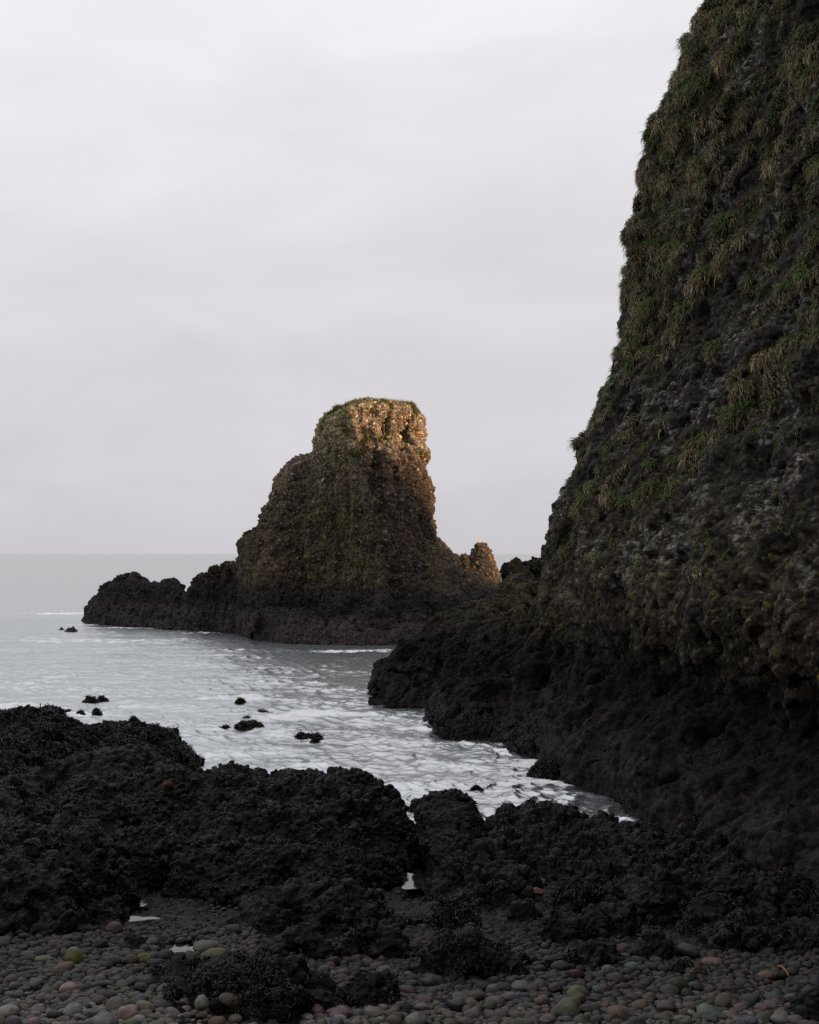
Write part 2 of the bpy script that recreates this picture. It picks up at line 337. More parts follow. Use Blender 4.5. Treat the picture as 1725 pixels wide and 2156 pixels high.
# ------------------------------------------------------------------ sky, sun, camera
SUN = Vector((.86, -.50, .235)).normalized()
def build_world():
    w = bpy.data.worlds.new('World'); sc.world = w; w.use_nodes = True; nt = w.node_tree; L = nt.links.new
    bg = nt.nodes['Background']
    sky = nd(nt, 'ShaderNodeTexSky', sky_type='NISHITA'); sky.sun_disc = False
    sky.sun_elevation = math.asin(SUN.z); sky.sun_rotation = math.atan2(SUN.x, SUN.y); sky.air_density = 1.2; sky.dust_density = 1.5
    tc = nd(nt, 'ShaderNodeTexCoord'); sp = nd(nt, 'ShaderNodeSeparateXYZ'); L(tc.outputs['Generated'], sp.inputs[0])
    # cloud deck: direction projected on a high plane
    za = nd(nt, 'ShaderNodeMath', operation='ADD'); za.inputs[1].default_value = .16; L(sp.outputs['Z'], za.inputs[0])
    zm = nd(nt, 'ShaderNodeMath', operation='MAXIMUM'); zm.inputs[1].default_value = .03; L(za.outputs[0], zm.inputs[0])
    dv = nd(nt, 'ShaderNodeVectorMath', operation='DIVIDE'); cb = nd(nt, 'ShaderNodeCombineXYZ')
    for k in range(3): L(zm.outputs[0], cb.inputs[k])
    L(tc.outputs['Generated'], dv.inputs[0]); L(cb.outputs[0], dv.inputs[1])
    mp = nd(nt, 'ShaderNodeMapping'); mp.inputs['Scale'].default_value = (3.2, 1.5, 9.0); mp.inputs['Rotation'].default_value = (0, .12, 0); mp.inputs['Location'].default_value = (2.3, 1.1, .4); L(tc.outputs['Generated'], mp.inputs['Vector'])
    n = nd(nt, 'ShaderNodeTexNoise'); n.inputs['Scale'].default_value = 1.5; n.inputs['Detail'].default_value = 6; n.inputs['Roughness'].default_value = .5; n.inputs['Distortion'].default_value = .4; L(mp.outputs[0], n.inputs['Vector'])
    mr = nd(nt, 'ShaderNodeMapRange'); mr.inputs['From Min'].default_value = .3; mr.inputs['From Max'].default_value = .7; mr.inputs['To Min'].default_value = .93; mr.inputs['To Max'].default_value = 1.07; L(n.outputs['Fac'], mr.inputs['Value'])
    # the deck: slightly dimmer and violet at the sea's edge, brightening upward, zenith raised to lift foam and rock tops
    rp = nd(nt, 'ShaderNodeValToRGB'); e = rp.color_ramp.elements
    e[0].position = 0; e[0].color = (.610, .598, .635, 1); e[1].position = 1; e[1].color = (1.15, 1.14, 1.17, 1)
    for pos, c in ((.10, (.685, .670, .702)), (.24, (.785, .770, .800)), (.36, (.88, .868, .90)), (.52, (.93, .92, .945)), (.70, (1.06, 1.05, 1.08))):
        q = e.new(pos); q.color = (*c, 1)
    L(sp.outputs['Z'], rp.inputs['Fac'])
    # unseen sky behind the viewer (towards -Y) dimmed to darken camera-facing rock
    by = nd(nt, 'ShaderNodeMapRange'); by.inputs['From Min'].default_value = -.6; by.inputs['From Max'].default_value = .35; by.inputs['To Min'].default_value = .62; by.inputs['To Max'].default_value = 1.0; L(sp.outputs['Y'], by.inputs['Value'])
    ml = nd(nt, 'ShaderNodeMath', operation='MULTIPLY'); L(mr.outputs[0], ml.inputs[0]); L(by.outputs[0], ml.inputs[1])
    sc1 = nd(nt, 'ShaderNodeVectorMath', operation='SCALE'); L(rp.outputs['Color'], sc1.inputs[0]); L(ml.outputs[0], sc1.inputs['Scale'])
    dv10 = nd(nt, 'ShaderNodeVectorMath', operation='SCALE'); dv10.inputs['Scale'].default_value = 10.0; L(sc1.outputs[0], dv10.inputs[0])
    mx = nd(nt, 'ShaderNodeMix', data_type='RGBA'); mx.inputs[0].default_value = .97; L(sky.outputs[0], mx.inputs[6]); L(dv10.outputs[0], mx.inputs[7])
    L(mx.outputs[2], bg.inputs['Color']); bg.inputs['Strength'].default_value = .10
build_world()
sl = bpy.data.lights.new('sun', 'SUN'); sl.energy = 5.0; sl.angle = math.radians(2.5); sl.color = (1.0, .64, .31)
so = bpy.data.objects.new('sun', sl); COL.objects.link(so); so.rotation_euler = (-SUN).to_track_quat('-Z', 'Y').to_euler()
cam = bpy.data.cameras.new('camera'); co = bpy.data.objects.new('camera', cam); COL.objects.link(co); sc.camera = co
co.location = (0, 0, H); co.rotation_euler = (math.pi / 2, 0, 0)
cam.sensor_fit = 'HORIZONTAL'; cam.sensor_width = 36; cam.lens = 36 * F / 1725; cam.shift_y = (HZ - 1078) / 1725
cam.clip_start = .1; cam.clip_end = 20000
sc.view_settings.view_transform = 'Standard'; sc.view_settings.look = 'None'; sc.view_settings.exposure = 0; sc.view_settings.gamma = 1
sc.render.engine = 'CYCLES'; sc.cycles.max_bounces = 4; sc.cycles.diffuse_bounces = 2; sc.cycles.glossy_bounces = 3
sc.cycles.use_denoising = False

# ------------------------------------------------------------------ sea
def wave_pt(pxs, pys):
    return [((px - CX) / F * Yat(py, 0), Yat(py, 0)) for px, py in zip(pxs, pys)]
def build_sea():
    py = np.concatenate([HZ + .35 * np.exp(np.linspace(0, math.log(14 / .35), 60))[:-1], np.arange(HZ + 14, 1800, .62)])
    Y = (H * F / (py - HZ))
    px = np.linspace(-260, 1900, 820)
    X = ((px[:, None] - CX) / F) * Y[None, :]
    Yg = np.broadcast_to(Y[None, :], X.shape)
    G = np.stack([X, Yg, np.zeros_like(X)], -1).astype(f32)
    dy = np.abs(np.gradient(Y))[None, :]
    z = 0
    bands = [(.05, 11.0, 5.5), (.06, 2.2, 2.6), (.10, 1.0, 1.5), (.085, .6, .85), (.04, .36, .45), (.010, .24, .24)]
    for k, (amp, lx, ly) in enumerate(bands):
        fade = np.clip(1.5 - dy / (ly * .33), 0, 1)
        s = np.stack([(X + .25 * Yg) / lx, (Yg - .12 * X) / ly, np.zeros_like(X)], -1) + .35 * np.stack([noise(np.stack([X / lx / 1.7, Yg / ly / 1.7, 0 * X], -1), 360 + k)] * 3, -1)
        q_ = noise(s, 300 + k); nn = 1 - np.abs(q_) * 1.8
        gate = .25 + .75 * sstep(-.2, .35, noise(np.stack([X / (lx * 3.1), Yg / (ly * 3.3), np.full_like(X, k * 3.3)], -1), 340 + k)) if k else 1
        z = z + amp * fade * gate * (np.clip(nn, 0, 1) ** 2.2 if k else q_)
    # small breakers over the shallows: (px, py, half width m, half depth m, height)
    foam = np.zeros_like(X)
    for bx, byy, w, d, hgt, fm in ((500, 1474, 1.6, .5, .16, .30), (690, 1512, 1.7, .5, .24, .20), (590, 1520, 1.3, .6, .12, .36), (840, 1492, 1.2, .35, .12, .2), (20, 1494, 2.2, .5, .15, .55), (900, 1490, .7, .3, .2, .6),
                                   (905, 1702, .7, .3, .08, .42), (800, 1665, 1.0, .5, .08, .35)):
        Yb = Yat(byy, 0); xb = (bx - CX) / F * Yb
        rx = (X - xb) / w; ry = (Yg - Yb + .25 * w * rx * rx * .6) / d
        bump = np.exp(-rx ** 2) * (.8 + .5 * noise(np.stack([X * 1.8, Yg * .8, 0 * X], -1), 95)) * np.where(ry < 0, np.exp(-(ry * 1.9) ** 2), np.exp(-(ry * .8) ** 2))
        z = z + hgt * bump
        foam = np.maximum(foam, fm * np.exp(-(rx * .9) ** 2) * np.exp(-((ry - .25) * .8) ** 2))
    # foam where water meets rock
    for bx, byy, w, d, fm in ((170, 1508, 1.5, 1.3, .33), (120, 1512, 1.2, 1.0, .3), (1120, 1612, 1.1, .9, .36), (1195, 1655, 1.0, .8, .48), (1245, 1668, .5, .35, .62), (1080, 1640, 1.4, 1.0, .3), (960, 1660, 1.5, 1.0, .26), (860, 1600, 2.2, 1.2, .12), (1040, 1720, 1.0, .8, .22),
                              (780, 1372, 5.5, 2.0, .34), (640, 1352, 3.5, 1.0, .40), (480, 1334, 6, 1.0, .34), (300, 1322, 8, 1.5, .36), (190, 1316, 4, 1.3, .40), (230, 1350, 9, 3, .30), (140, 1292, 6, 4, .30), (830, 1490, 1.4, .5, .25), (840, 1530, 2.5, 1.2, .22), (420, 1490, 2.5, 1.2, .25), (960, 1345, 4, 1, .35), (420, 1550, 3, 1.2, .16)):
        Yb = Yat(byy, 0); xb = (bx - CX) / F * Yb
        foam = np.maximum(foam, fm * np.exp(-((X - xb) / w) ** 2 - ((Yg - Yb) / d) ** 2))
    foam = 1.45 * foam * np.clip(.9 + .9 * noise(np.stack([X * .8, Yg * 1.1, 0 * X], -1), 77) + .8 * noise(np.stack([X * 2.6, Yg * 1.6, 0 * X], -1), 79), .1, 1.5) + .05 * sstep(.10, .22, z) * (Yg < 90) + .06 * noise(np.stack([X * .2, Yg * .12, 0 * X], -1), 78) * np.clip((170 - Yg) / 90, 0, 1)
    G[..., 2] = z
    o = link('sea', raw_mesh('sea', G.reshape(-1, 3), grid_faces(G.shape[0], G.shape[1], flip=True), {'foam': foam.ravel()}), water_material('sea_water'))
    tag(o, 'grey sea reaching to the horizon with low ripples and foam by the rocks', kind='structure')
build_sea()
print('sea', time.time() - T0)

# ------------------------------------------------------------------ beach ground
WEED = []          # (points, normals, weight) of everything that carries weed
def collect(G, N, w): WEED.append((G.reshape(-1, 3), N.reshape(-1, 3), w.ravel()))
GY = [-60, 5, 12.7, 17, 20, 22, 26, 30, 40, 80, 200]; GZ = [4.5, 1.9, 1.3, 1.0, .72, .45, .1, -.5, -1.6, -3, -4]
POOLS = [(280, 1890, .95, .12, .26), (290, 1931, 1.0, .13, .06), (384, 2000, 1.04, .14, .16), (881, 1852, .90, .16, .24)]
def gz(x, y):
    z = np.interp(y, GY, GZ)
    for px, py, zp, rx, ry in POOLS:
        Y = Yat(py, zp); X = (px - CX) / F * Y
        k = np.exp(-(((x - X) / (rx * 1.9)) ** 2 + ((y - Y) / (ry * 2.2)) ** 2) ** 2)
        z = z * (1 - k) + (zp - .16) * k
    return z
def build_beach():
    ys = np.concatenate([np.linspace(-60, 8, 40)[:-1], np.linspace(8, 30, 520)[:-1], np.linspace(30, 60, 30)])
    xs = np.concatenate([np.linspace(-60, -8, 40)[:-1], np.linspace(-8, 9, 640)[:-1], np.linspace(9, 30, 30)])
    X, Y = np.meshgrid(xs, ys, indexing='ij'); Z = gz(X, Y)
    G = np.stack([X, Y, Z], -1).astype(f32)
    G[..., 2] += .07 * fbm(G / .9, 3, 500)
    h, r1, r2 = cobbles(G / .11, 510, .95); G[..., 2] += .10 * h
    h2, q1, q2 = cobbles(G / .05, 511, .95); G[..., 2] += .03 * h2
    N = gnormals(G)
    C = fore_colour(G, N, h, r1, r2, 520, weed=.3, gain=.38)
    wm = sstep(.1, .4, fbm(G / 1.1, 3, 530)) * (G[..., 1] > 11) * (G[..., 1] < 24) * (np.abs(G[..., 0]) < 8)
    collect(G, N, .35 * wm)
    o = link('beach', raw_mesh('beach', G.reshape(-1, 3), grid_faces(G.shape[0], G.shape[1]), {'col': C.reshape(-1, 3)}), M_FORE)
    tag(o, 'dark shingle and weed covered ground of the cove', kind='structure')
build_beach()
mw = water_material('pool_water', False, (.01, .012, .012))
for px, py, zp, rx, ry in POOLS:
    Y = Yat(py, zp); X = (px - CX) / F * Y
    n = 40; a = np.linspace(0, 2 * math.pi, n, endpoint=False); rr = 1 + .25 * np.sin(a * 3 + px) + .12 * np.sin(a * 7 + py)
    ring = np.stack([X + rx * 1.7 * rr * np.cos(a), Y + ry * 1.9 * rr * np.sin(a), np.full(n, zp - .018)], -1)
    me = bpy.data.meshes.new('tide_pool'); me.from_pydata([tuple(v) for v in ring] + [(X, Y, zp - .018)], [], [(i, (i + 1) % n, n) for i in range(n)]); me.update()
    tag(link('tide_pool', me, mw), 'still pool of sea water among dark stones mirroring the bright sky', kind='structure')
print('beach', time.time() - T0)

# ------------------------------------------------------------------ cliff
CLIFF_PL = [(-70, -40), (-45, -48), (-10, -46), (10, -32), (11, -12), (9, 0), (7.2, 11), (6.0, 20), (4.9, 29), (3.7, 37), (2.5, 44), (3.6, 50), (9, 58), (20, 66), (37.5, 70), (60, 64), (90, 42)]  # outline extended out of view, behind camera and far right, to block light
CLIFF_TOP = [30, 30, 30, 30, 28, 27, 27, 28, 29, 29, 28, 28, 29, 31, 30.8, 30.5, 30]  # far-right tops of the unseen ridge raised to shade the lower stack
DZ = [-2, 0, 1.2, 2.0, 2.6, 3.4, 4.2, 5.4, 6.5, 8.0, 9.5, 11, 12.5, 13.7, 15.5, 17, 18.5, 19.4, 20.7, 21.6, 22.4, 23, 25, 27, 29, 30.5]
DI = [-.3, 0, .25, .65, .95, 1.15, 1.35, 1.66, 2.03, 2.4, 2.8, 3.4, 3.8, 3.9, 4.1, 4.4, 4.5, 4.7, 5.3, 5.6, 6.2, 6.4, 8.5, 12, 20, 40]
def build_cliff():
    pl = np.array(CLIFF_PL, float); tp = np.array(CLIFF_TOP, float)
    t = np.r_[0, np.cumsum(np.linalg.norm(np.diff(pl, axis=0), axis=1))]
    tv0, tv1 = t[6] - 1, t[11] + 1.5
    tt = np.concatenate([np.linspace(0, tv0, 150)[:-1], np.linspace(tv0, tv1, 780), np.linspace(tv1, t[-1], 220)[1:]])
    x = np.interp(tt, t, pl[:, 0]); y = np.interp(tt, t, pl[:, 1]); top = np.interp(tt, t, tp)
    # soften the plan
    even = np.linspace(0, t[-1], 900); ex = smooth1(np.interp(even, t, pl[:, 0])[:, None], 6)[:, 0]; ey = smooth1(np.interp(even, t, pl[:, 1])[:, None], 6)[:, 0]
    x, y = np.interp(tt, even, ex), np.interp(tt, even, ey); top = np.interp(tt, even, smooth1(np.interp(even, t, tp)[:, None], 12)[:, 0])
    tx, ty = np.gradient(x, tt), np.gradient(y, tt); ln = np.hypot(tx, ty); nx, ny = ty / ln, -tx / ln            # inland normal
    near = np.interp(tt, [t[6], t[8], t[10], t[10] + 6], [.75, .75, 1, 1])
    # on the seen face the retreat is straight to the right, so the skyline keeps its shape
    k = sstep(t[9], t[10] - 1, tt) * (1 - sstep(t[11] - 1, t[12], tt)); nx, ny = nx * (1 - k) + k, ny * (1 - k); ln = np.hypot(nx, ny); nx, ny = nx / ln, ny / ln
    vz = np.concatenate([np.linspace(-1.5, 0, 16)[:-1], np.linspace(0, 25, 900)[:-1], np.linspace(25, 30.5, 60)])
    Z = vz[None, :] * np.where(vz > 19, 19 + (vz - 19) * 1, vz)[None, :] / np.where(vz == 0, 1, vz)[None, :] if False else np.broadcast_to(vz[None, :], (len(tt), len(vz))).copy()
    sc_ = (top / 29)[:, None]; Zs = np.where(Z > 0, Z * np.where(np.abs(sc_ - 1) < .04, 1, sc_), Z)
    d = np.interp(Z, DZ, DI) + np.interp(Z, [6, 10, 24], [0, .3, .75])
    d = smooth1(d.T.copy(), 6).T
    S = np.broadcast_to(tt[:, None], Z.shape)
    # wave-cut notch under a lichen-covered bulge (nearer half of the seen face), gullies further left
    ws = sstep(t[6], t[7], S) * (1 - sstep(t[8] + 6, t[9] + 2, S))
    d = d + ws * (.40 * np.exp(-((Z - 2.7) / .8) ** 2) - .55 * np.exp(-((Z - 4.7) / 1.3) ** 2) - .25 * np.exp(-((Z - .9) / .8) ** 2))
    gl = np.exp(-((S - (t[10] - 2.6 + .3 * (Z - 3))) / .7) ** 2) * np.exp(-((Z - 3.4) / 2.2) ** 2); d = d + 1.5 * gl
    G = np.stack([x[:, None] + nx[:, None] * d, y[:, None] + ny[:, None] * d, Zs], -1).astype(f32)
    # big relief
    N = -gnormals(G)
    S_, Zr = S.astype(f32), Z.astype(f32)
    vis = (sstep(tv0 - 6, tv0 + 3, S) * (1 - sstep(tv1, tv1 + 6, S))).astype(f32)
    rel = .55 * fbm(G / 5.0, 3, 40) * (.55 + .45 * (1 - k[:, None])) + .22 * fbm(G / 1.5, 3, 41)
    # ledges that fall away seaward
    led = noise(np.stack([S_ * .10, (Zr * .8 + S_ * .42), 0 * Zr], -1), 45) * .22 + noise(np.stack([S_ * .2, (Zr * 1.7 + S_ * .8), 0 * Zr], -1), 46) * .13
    hi = sstep(3.5, 9, Zr)
    G = G + N * (rel + led * hi + (ridged(np.stack([G[..., 0] * .5, G[..., 1] * .5, Zr * .12], -1), 2, 48) - .6) * .5)[..., None]
    # where the grass holds on: bands along those ledges, thick high up, sparse below
    g = fbm(np.stack([S_ * .16, (Zr * .55 + S_ * .30), 0 * Zr], -1), 4, 50, gain=.6)
    thr = np.interp(Zr, [2.6, 4.0, 6, 9, 13, 18, 24], [1.4, .42, .17, .0, -.08, -.16, -.26]) + .16 * sstep(t[8] + 2, t[7] - 4, S_) * 1.0
    edge = np.exp(-((S_ - (t[10] + .5)) / 3.2) ** 2) * sstep(5, 8, Zr) * .12
    gm = sstep(-.08, .22, g + edge - thr)
    N = -gnormals(G)
    wq = .5 * np.stack([noise(G / .7, 54), noise(G / .7, 55)], -1) + 1.1 * np.stack([noise(G / 1.9, 56), noise(G / 1.9, 57)], -1); sz = 1 + .0 * S_
    tuft, tr1, tr2 = cobbles(np.stack([S_ / .62 + wq[..., 0], (Zr + .25 * S_) / .42 + wq[..., 1], np.full_like(Zr, 7.5)], -1), 53, 1.0, .35, .62)
    G = G + (N * .75 + np.array((0, 0, -.25), f32)) * (gm * (-.03 + .78 * tuft))[..., None]
    Gs = G.copy()
    G, N3, h, r1, r2 = displace(G, 60, big=(.16, 1.6), mid=(.10, .5), fine=(.05, .16), cob=(.09, .12), flip=True, fill=.8, cob2=(.12, .24, .08), strata=.16, flute=.12, crag=(.20, 1.3), mask=(1 - .75 * gm))
    C = rock_colour(G, N3, h, r1, r2, 61, dark=2.9, purple=1.7, lich=(2.6, 7.0), yellow=.40, white=.38, moss=.05 + .14 * sstep(3.5, 5, Zr), gain=.86, bg=.5, wz=4.2)
    lum = C.mean(-1, keepdims=True); C = (lum + (C - lum) * np.interp(Zr, [3, 5, 8], [1.0, .95, .62])[..., None]) * .82
    turf = mixc(np.full(G.shape, 1, f32) * np.array((.045, .046, .020), f32), (.055, .042, .024), sstep(-.2, .4, fbm(G / .5, 2, 66)))
    C = mixc(C, turf, gm * .9)
    o = link('cliff', raw_mesh('cliff', G.reshape(-1, 3), grid_faces(G.shape[0], G.shape[1], flip=True), {'col': C.reshape(-1, 3)}), M_ROCK)
    tag(o, 'tall dark conglomerate cliff hung with grass filling the right side', kind='structure')
    # grass: blades combed out and down from each tussock
    wgt = (gm * vis * (Zr > 2.6)).copy()
    du = np.linalg.norm(np.gradient(G, axis=0), axis=-1); dvv = np.linalg.norm(np.gradient(G, axis=1), axis=-1)
    wgt = wgt * np.minimum(du, .12) * np.minimum(dvv, .08) * (.06 + tuft * tuft * 6) * (1 - sstep(25.5, 26.5, Zr))
    pr = wgt.ravel().astype(np.float64); pr /= pr.sum(); n = 380000
    idx = RNG.choice(len(pr), n, p=pr)
    b0 = G.reshape(-1, 3)[idx]; nb = -gnormals(Gs); nb = nb.reshape(-1, 3)[idx]; a1 = tr1.ravel()[idx]; a2 = tr2.ravel()[idx]; zz = b0[:, 2]
    nb = nb + RNG.normal(0, .25, nb.shape); nb /= np.linalg.norm(nb, axis=1, keepdims=True)
    Lh = (.07 + .12 * RNG.random(n) ** 1.5) * (.7 + .7 * a2) * np.interp(zz, [3, 9, 20], [.8, 1.0, 1.2])
    lean = np.stack([.1 + .9 * (a1 - .5), -.35 + 1.5 * (a2 - .5), np.zeros(n)], -1) + RNG.normal(0, .34, (n, 3))
    down = np.array((0, 0, -1.0))
    up = np.array((0, 0, 1.0))
    p0 = b0 - nb * .03
    p1 = p0 + nb * (Lh * .42)[:, None] + up * (Lh * .22)[:, None] + lean * (Lh * .15)[:, None]
    p2 = p0 + nb * (Lh * .66)[:, None] + down * (Lh * .08)[:, None] + lean * (Lh * .5)[:, None]
    p3 = p0 + nb * (Lh * .66)[:, None] + down * (Lh * .42)[:, None] + lean * (Lh * .85)[:, None]
    green = np.array((.068, .098, .032)); straw = np.array((.215, .180, .115)); brown = np.array((.135, .098, .060)); olive = np.array((.120, .112, .060))
    pick = RNG.random(n) * .30 + .62 * a1 + .30 * (.35 - nb[:, 2])
    tt_ = np.clip(pick, 0, 1)[:, None]
    cc = np.where(tt_ < .46, green, np.where(tt_ < .66, olive, np.where(tt_ < .8, brown, straw))) * (.55 + .6 * RNG.random((n, 1))) * (1.0 + 1.5 * a2)[:, None]
    tip = np.where(RNG.random((n, 1)) < .35, cc * .7 + straw * .3, cc)
    ribbons('cliff_grass', [p0, p1, p2, p3], (.006 + .005 * RNG.random(n)), [cc * .8, cc, tip, tip], M_GRASS,
            'long shaggy grass hanging in tussocks down the dark cliff face')
    return t
def ribbons(name, rows, w, cols, mat, label, kind='stuff', parent=None):
    n = len(rows[0]); k = len(rows); V = np.empty((n, k, 2, 3), f32); C = np.empty((n, k, 2, 3), f32)
    side = np.cross(rows[-1] - rows[0], RNG.normal(0, 1, (n, 3))); side /= np.linalg.norm(side, axis=1, keepdims=True) + 1e-9
    for i, r in enumerate(rows):
        s = (1.0, 1.0, .8, .25)[i] if k == 4 else (1.0, 1.1, .4)[i]
        V[:, i, 0] = r - side * (w * s)[:, None]; V[:, i, 1] = r + side * (w * s)[:, None]; C[:, i, 0] = cols[i]; C[:, i, 1] = cols[i]
    b = (np.arange(n) * k * 2)[:, None]
    Q = np.concatenate([np.stack([b + 2 * i, b + 2 * i + 1, b + 2 * i + 3, b + 2 * i + 2], -1).reshape(-1, 4) for i in range(k - 1)])
    o = link(name, raw_mesh(name, V.reshape(-1, 3), Q, {'col': C.reshape(-1, 3)}), mat, parent)
    if kind: tag(o, label, kind=kind)
    return o
build_cliff()
print('cliff', time.time() - T0)

# ------------------------------------------------------------------ weed gathered from all weedy rocks

# ------------------------------------------------------------------ sea stack
def build_stack():
    root = bpy.data.objects.new('sea_stack', None); COL.objects.link(root); root.location = (0, 0, 0)
    tag(root, 'tall grass-topped rock stack standing in the sea, its summit lit orange by low sun', 'sea stack')
    zs = [-1, 1.75, 3.25, 4.75, 6.4, 7.9, 10.15, 11.1, 11.9, 12.7, 14.05, 14.7, 15.0]
    TLx = [600, 612, 618, 625, 632, 640, 655, 662, 664, 666, 686, 716, 735]
    Rx = [792, 796, 800, 800, 795, 786, 765, 755, 748, 742, 738, 742, 752]
    RY = [84.2, 85.2, 85.8, 86.3, 86.6, 86.9, 87.2, 87.3, 87.4, 87.5, 87.6, 87.9, 88.4]
    FRx = [880, 880, 876, 868, 858, 848, 835, 828, 826, 822, 818, 815, 815]
    FRY = [85.2, 86, 86.6, 87.1, 87.6, 88, 88.3, 88.2, 88.1, 88.1, 88.2, 88.4, 88.8]
    RFx = [960, 958, 943, 922, 904, 894, 886, 878, 892, 882, 880, 875, 868]
    RFY = [88, 88.5, 89, 89.3, 89.8, 90, 90.2, 90, 89.6, 89.8, 90, 90, 90]
    RSx = [985, 985, 973, 950, 916, 906, 896, 884, 900, 886, 884, 880, 874]
    RSY = [93] * 13
    BRx, BRY = [940] * 4 + [900] * 3 + [880] * 6, [98] * 13
    BLx, BLY = [680] * 4 + [690] * 3 + [720] * 6, [98] * 13
    TLY = [91, 91, 91.2, 91.4, 91.5, 91.6, 91.6, 91.6, 91.6, 91.5, 91.4, 91.4, 91.4]
    pile = Pile()
    G = cols_loft(zs, [(TLx, TLY), (Rx, RY), (FRx, FRY), (RFx, RFY), (RSx, RSY), (BRx, BRY), (BLx, BLY)], 820, 640, sm=2)
    top = sstep(14.2, 14.9, G[..., 2])
    N0 = gnormals(smooth1(smooth1(G, 12, True), 12, True), True)
    # two dark hollows under the summit and fluting below them
    N = gnormals(G, True)
    for hx, hy, rx, rz, dp in ((822, 895, .55, 1.2, .8), (860, 905, .8, 1.4, 1.0), (792, 1000, .4, 1.3, .6), (836, 1010, .35, 1.2, .5), (806, 1065, .4, 1.4, .5), (705, 1120, .5, 3, .4)):
        q = P(hx, hy, 88); d2 = ((G[..., 0] - q[0]) / rx) ** 2 + ((G[..., 2] - q[2]) / rz) ** 2
        G = G - N * (dp * np.exp(-d2 ** 1.5) * (G[..., 1] < 92))[..., None]
    G, N, h, r1, r2 = displace(G, 100, big=(.26, 2.6), mid=(.22, .9), fine=(.08, .2), cob=(.20, .14), strata=.12, flute=.55, crag=(.16, 1.3), closed=True, cob2=(.22, .30, .2), mask=1 - .7 * top)
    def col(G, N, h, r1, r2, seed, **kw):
        a = dict(dark=3.0, purple=1.8, lich=(3.2, 9), yellow=.05, moss=.16, white=-.1, gain=1.25, bg=1.9); a.update(kw); a['moss'] = a['moss'] + .22 * sstep(.15, -.45, N[..., 0])  # olive moss thickened on left faces, painting extra shade away from the sun
        return rock_colour(G, N, h, r1, r2, seed, **a) * np.interp(G[..., 2], [3, 8, 11, 13], [1, 1, 1.9, 3.3])[..., None].astype(f32)  # summit rock paler, lifted further to put sunlit brightness into its colour
    asp = sstep(.25, -.30, N0[..., 0]); pile.add(G, mixc(col(G, N, h, r1, r2, 101, moss=-.02 + .30 * asp), (.05, .032, .030), (1 - asp) * .35 * (G[..., 2] < 11.2) * sstep(3.6, 5, G[..., 2])), True); main = (G, N)  # left face olive, right face browned below the sun line: shade in the colour
    # lower shoulder on the left, set back
    zs = [-1, 1.75, 4.75, 6.4, 7.2, 7.9, 8.9, 10.15, 11.0, 11.6, 12.0]
    Lx = [502, 500, 500, 503, 522, 545, 556, 568, 590, 622, 645]
    LY = [94] * 11
    Fx = [570, 570, 572, 575, 585, 595, 600, 606, 622, 640, 652]
    FY = [89.6, 90, 90.5, 90.8, 91, 91.3, 91.6, 92, 92.3, 92.6, 93]
    Gx = [690] * 11; GYy = [90.5, 90.8, 91, 91.2, 91.4, 91.6, 91.8, 92, 92.4, 92.8, 93.2]
    G = cols_loft(zs, [(Lx, LY), (Fx, FY), (Gx, GYy), ([700] * 11, [98] * 11), ([600, 600, 600, 600, 610, 620, 630, 640, 650, 660, 665], [99] * 11)], 560, 420, sm=4)
    G, N, h, r1, r2 = displace(G, 120, big=(.25, 2.4), mid=(.2, .8), fine=(.08, .2), cob=(.20, .15), strata=.14, flute=.28, crag=(.16, 1.3), closed=True)
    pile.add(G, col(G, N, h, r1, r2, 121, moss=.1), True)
    # right flank running down to the pinnacle, wave-cut benches along the foot
    for k, (cr, ft, bk) in enumerate((
        ([(850, 1090, 91), (905, 1120, 91), (925, 1137, 91), (945, 1157, 91), (965, 1178, 91), (985, 1188, 91), (1010, 1205, 91), (1050, 1222, 91.5), (1062, 1240, 91.5), (1090, 1300, 92)],
         [(830, 89.5), (880, 87.2), (910, 86.0), (935, 85.6), (960, 85.5), (985, 86), (1010, 86.5), (1040, 87), (1065, 88), (1090, 89)], 6),
        ([(528, 1330, 88), (535, 1300, 88.5), (560, 1285, 89), (610, 1280, 88.5), (650, 1288, 88), (680, 1300, 87.5), (694, 1325, 87), (698, 1350, 86.5)],
         [(535, 93), (540, 90.5), (560, 88.8), (600, 86.9), (640, 86.2), (675, 85.7), (692, 85.5), (698, 86)], 4),
        ([(694, 1340, 86.5), (700, 1310, 87), (720, 1295, 87.3), (780, 1290, 87.3), (850, 1288, 87.5), (930, 1285, 87.8), (1010, 1280, 88), (1080, 1290, 88.5)],
         [(698, 86), (705, 85.2), (725, 84.8), (780, 84.6), (850, 84.5), (930, 84.8), (1010, 85.5), (1080, 86.5)], 4))):
        G = arch(cr, ft, bk, -.8, 520, 200, p=.62 if k else .8, q=1.5 if k else 1.2)
        G, N, h, r1, r2 = displace(G, 140 + k * 7, big=(.42, 2.0), mid=(.18, .7), fine=(.07, .22), cob=(.20, .24), strata=.18, flute=.15)
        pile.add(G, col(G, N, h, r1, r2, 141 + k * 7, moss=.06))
    body = pile.build('rock_body', M_ROCK, root)
    # turf on the summit
    G, N = main; w = sstep(14.35, 14.8, G[..., 2]) * sstep(.25, .6, N[..., 2])
    ii = np.argwhere(w.ravel() > .3)[:, 0]; idx = RNG.choice(ii, 9000); b = G.reshape(-1, 3)[idx]; n = len(b)
    gr = sstep(.1, .45, fbm(G / .8, 3, 171)) * (G[..., 1] < 91) * sstep(10.5, 12, G[..., 2]) * (N[..., 1] < .2)
    jj = np.argwhere(gr.ravel() > .45)[:, 0]; idx2 = RNG.choice(jj, 7000); b = np.concatenate([b, G.reshape(-1, 3)[idx2]]); nn = np.concatenate([N.reshape(-1, 3)[idx], N.reshape(-1, 3)[idx2]]); n = len(b)
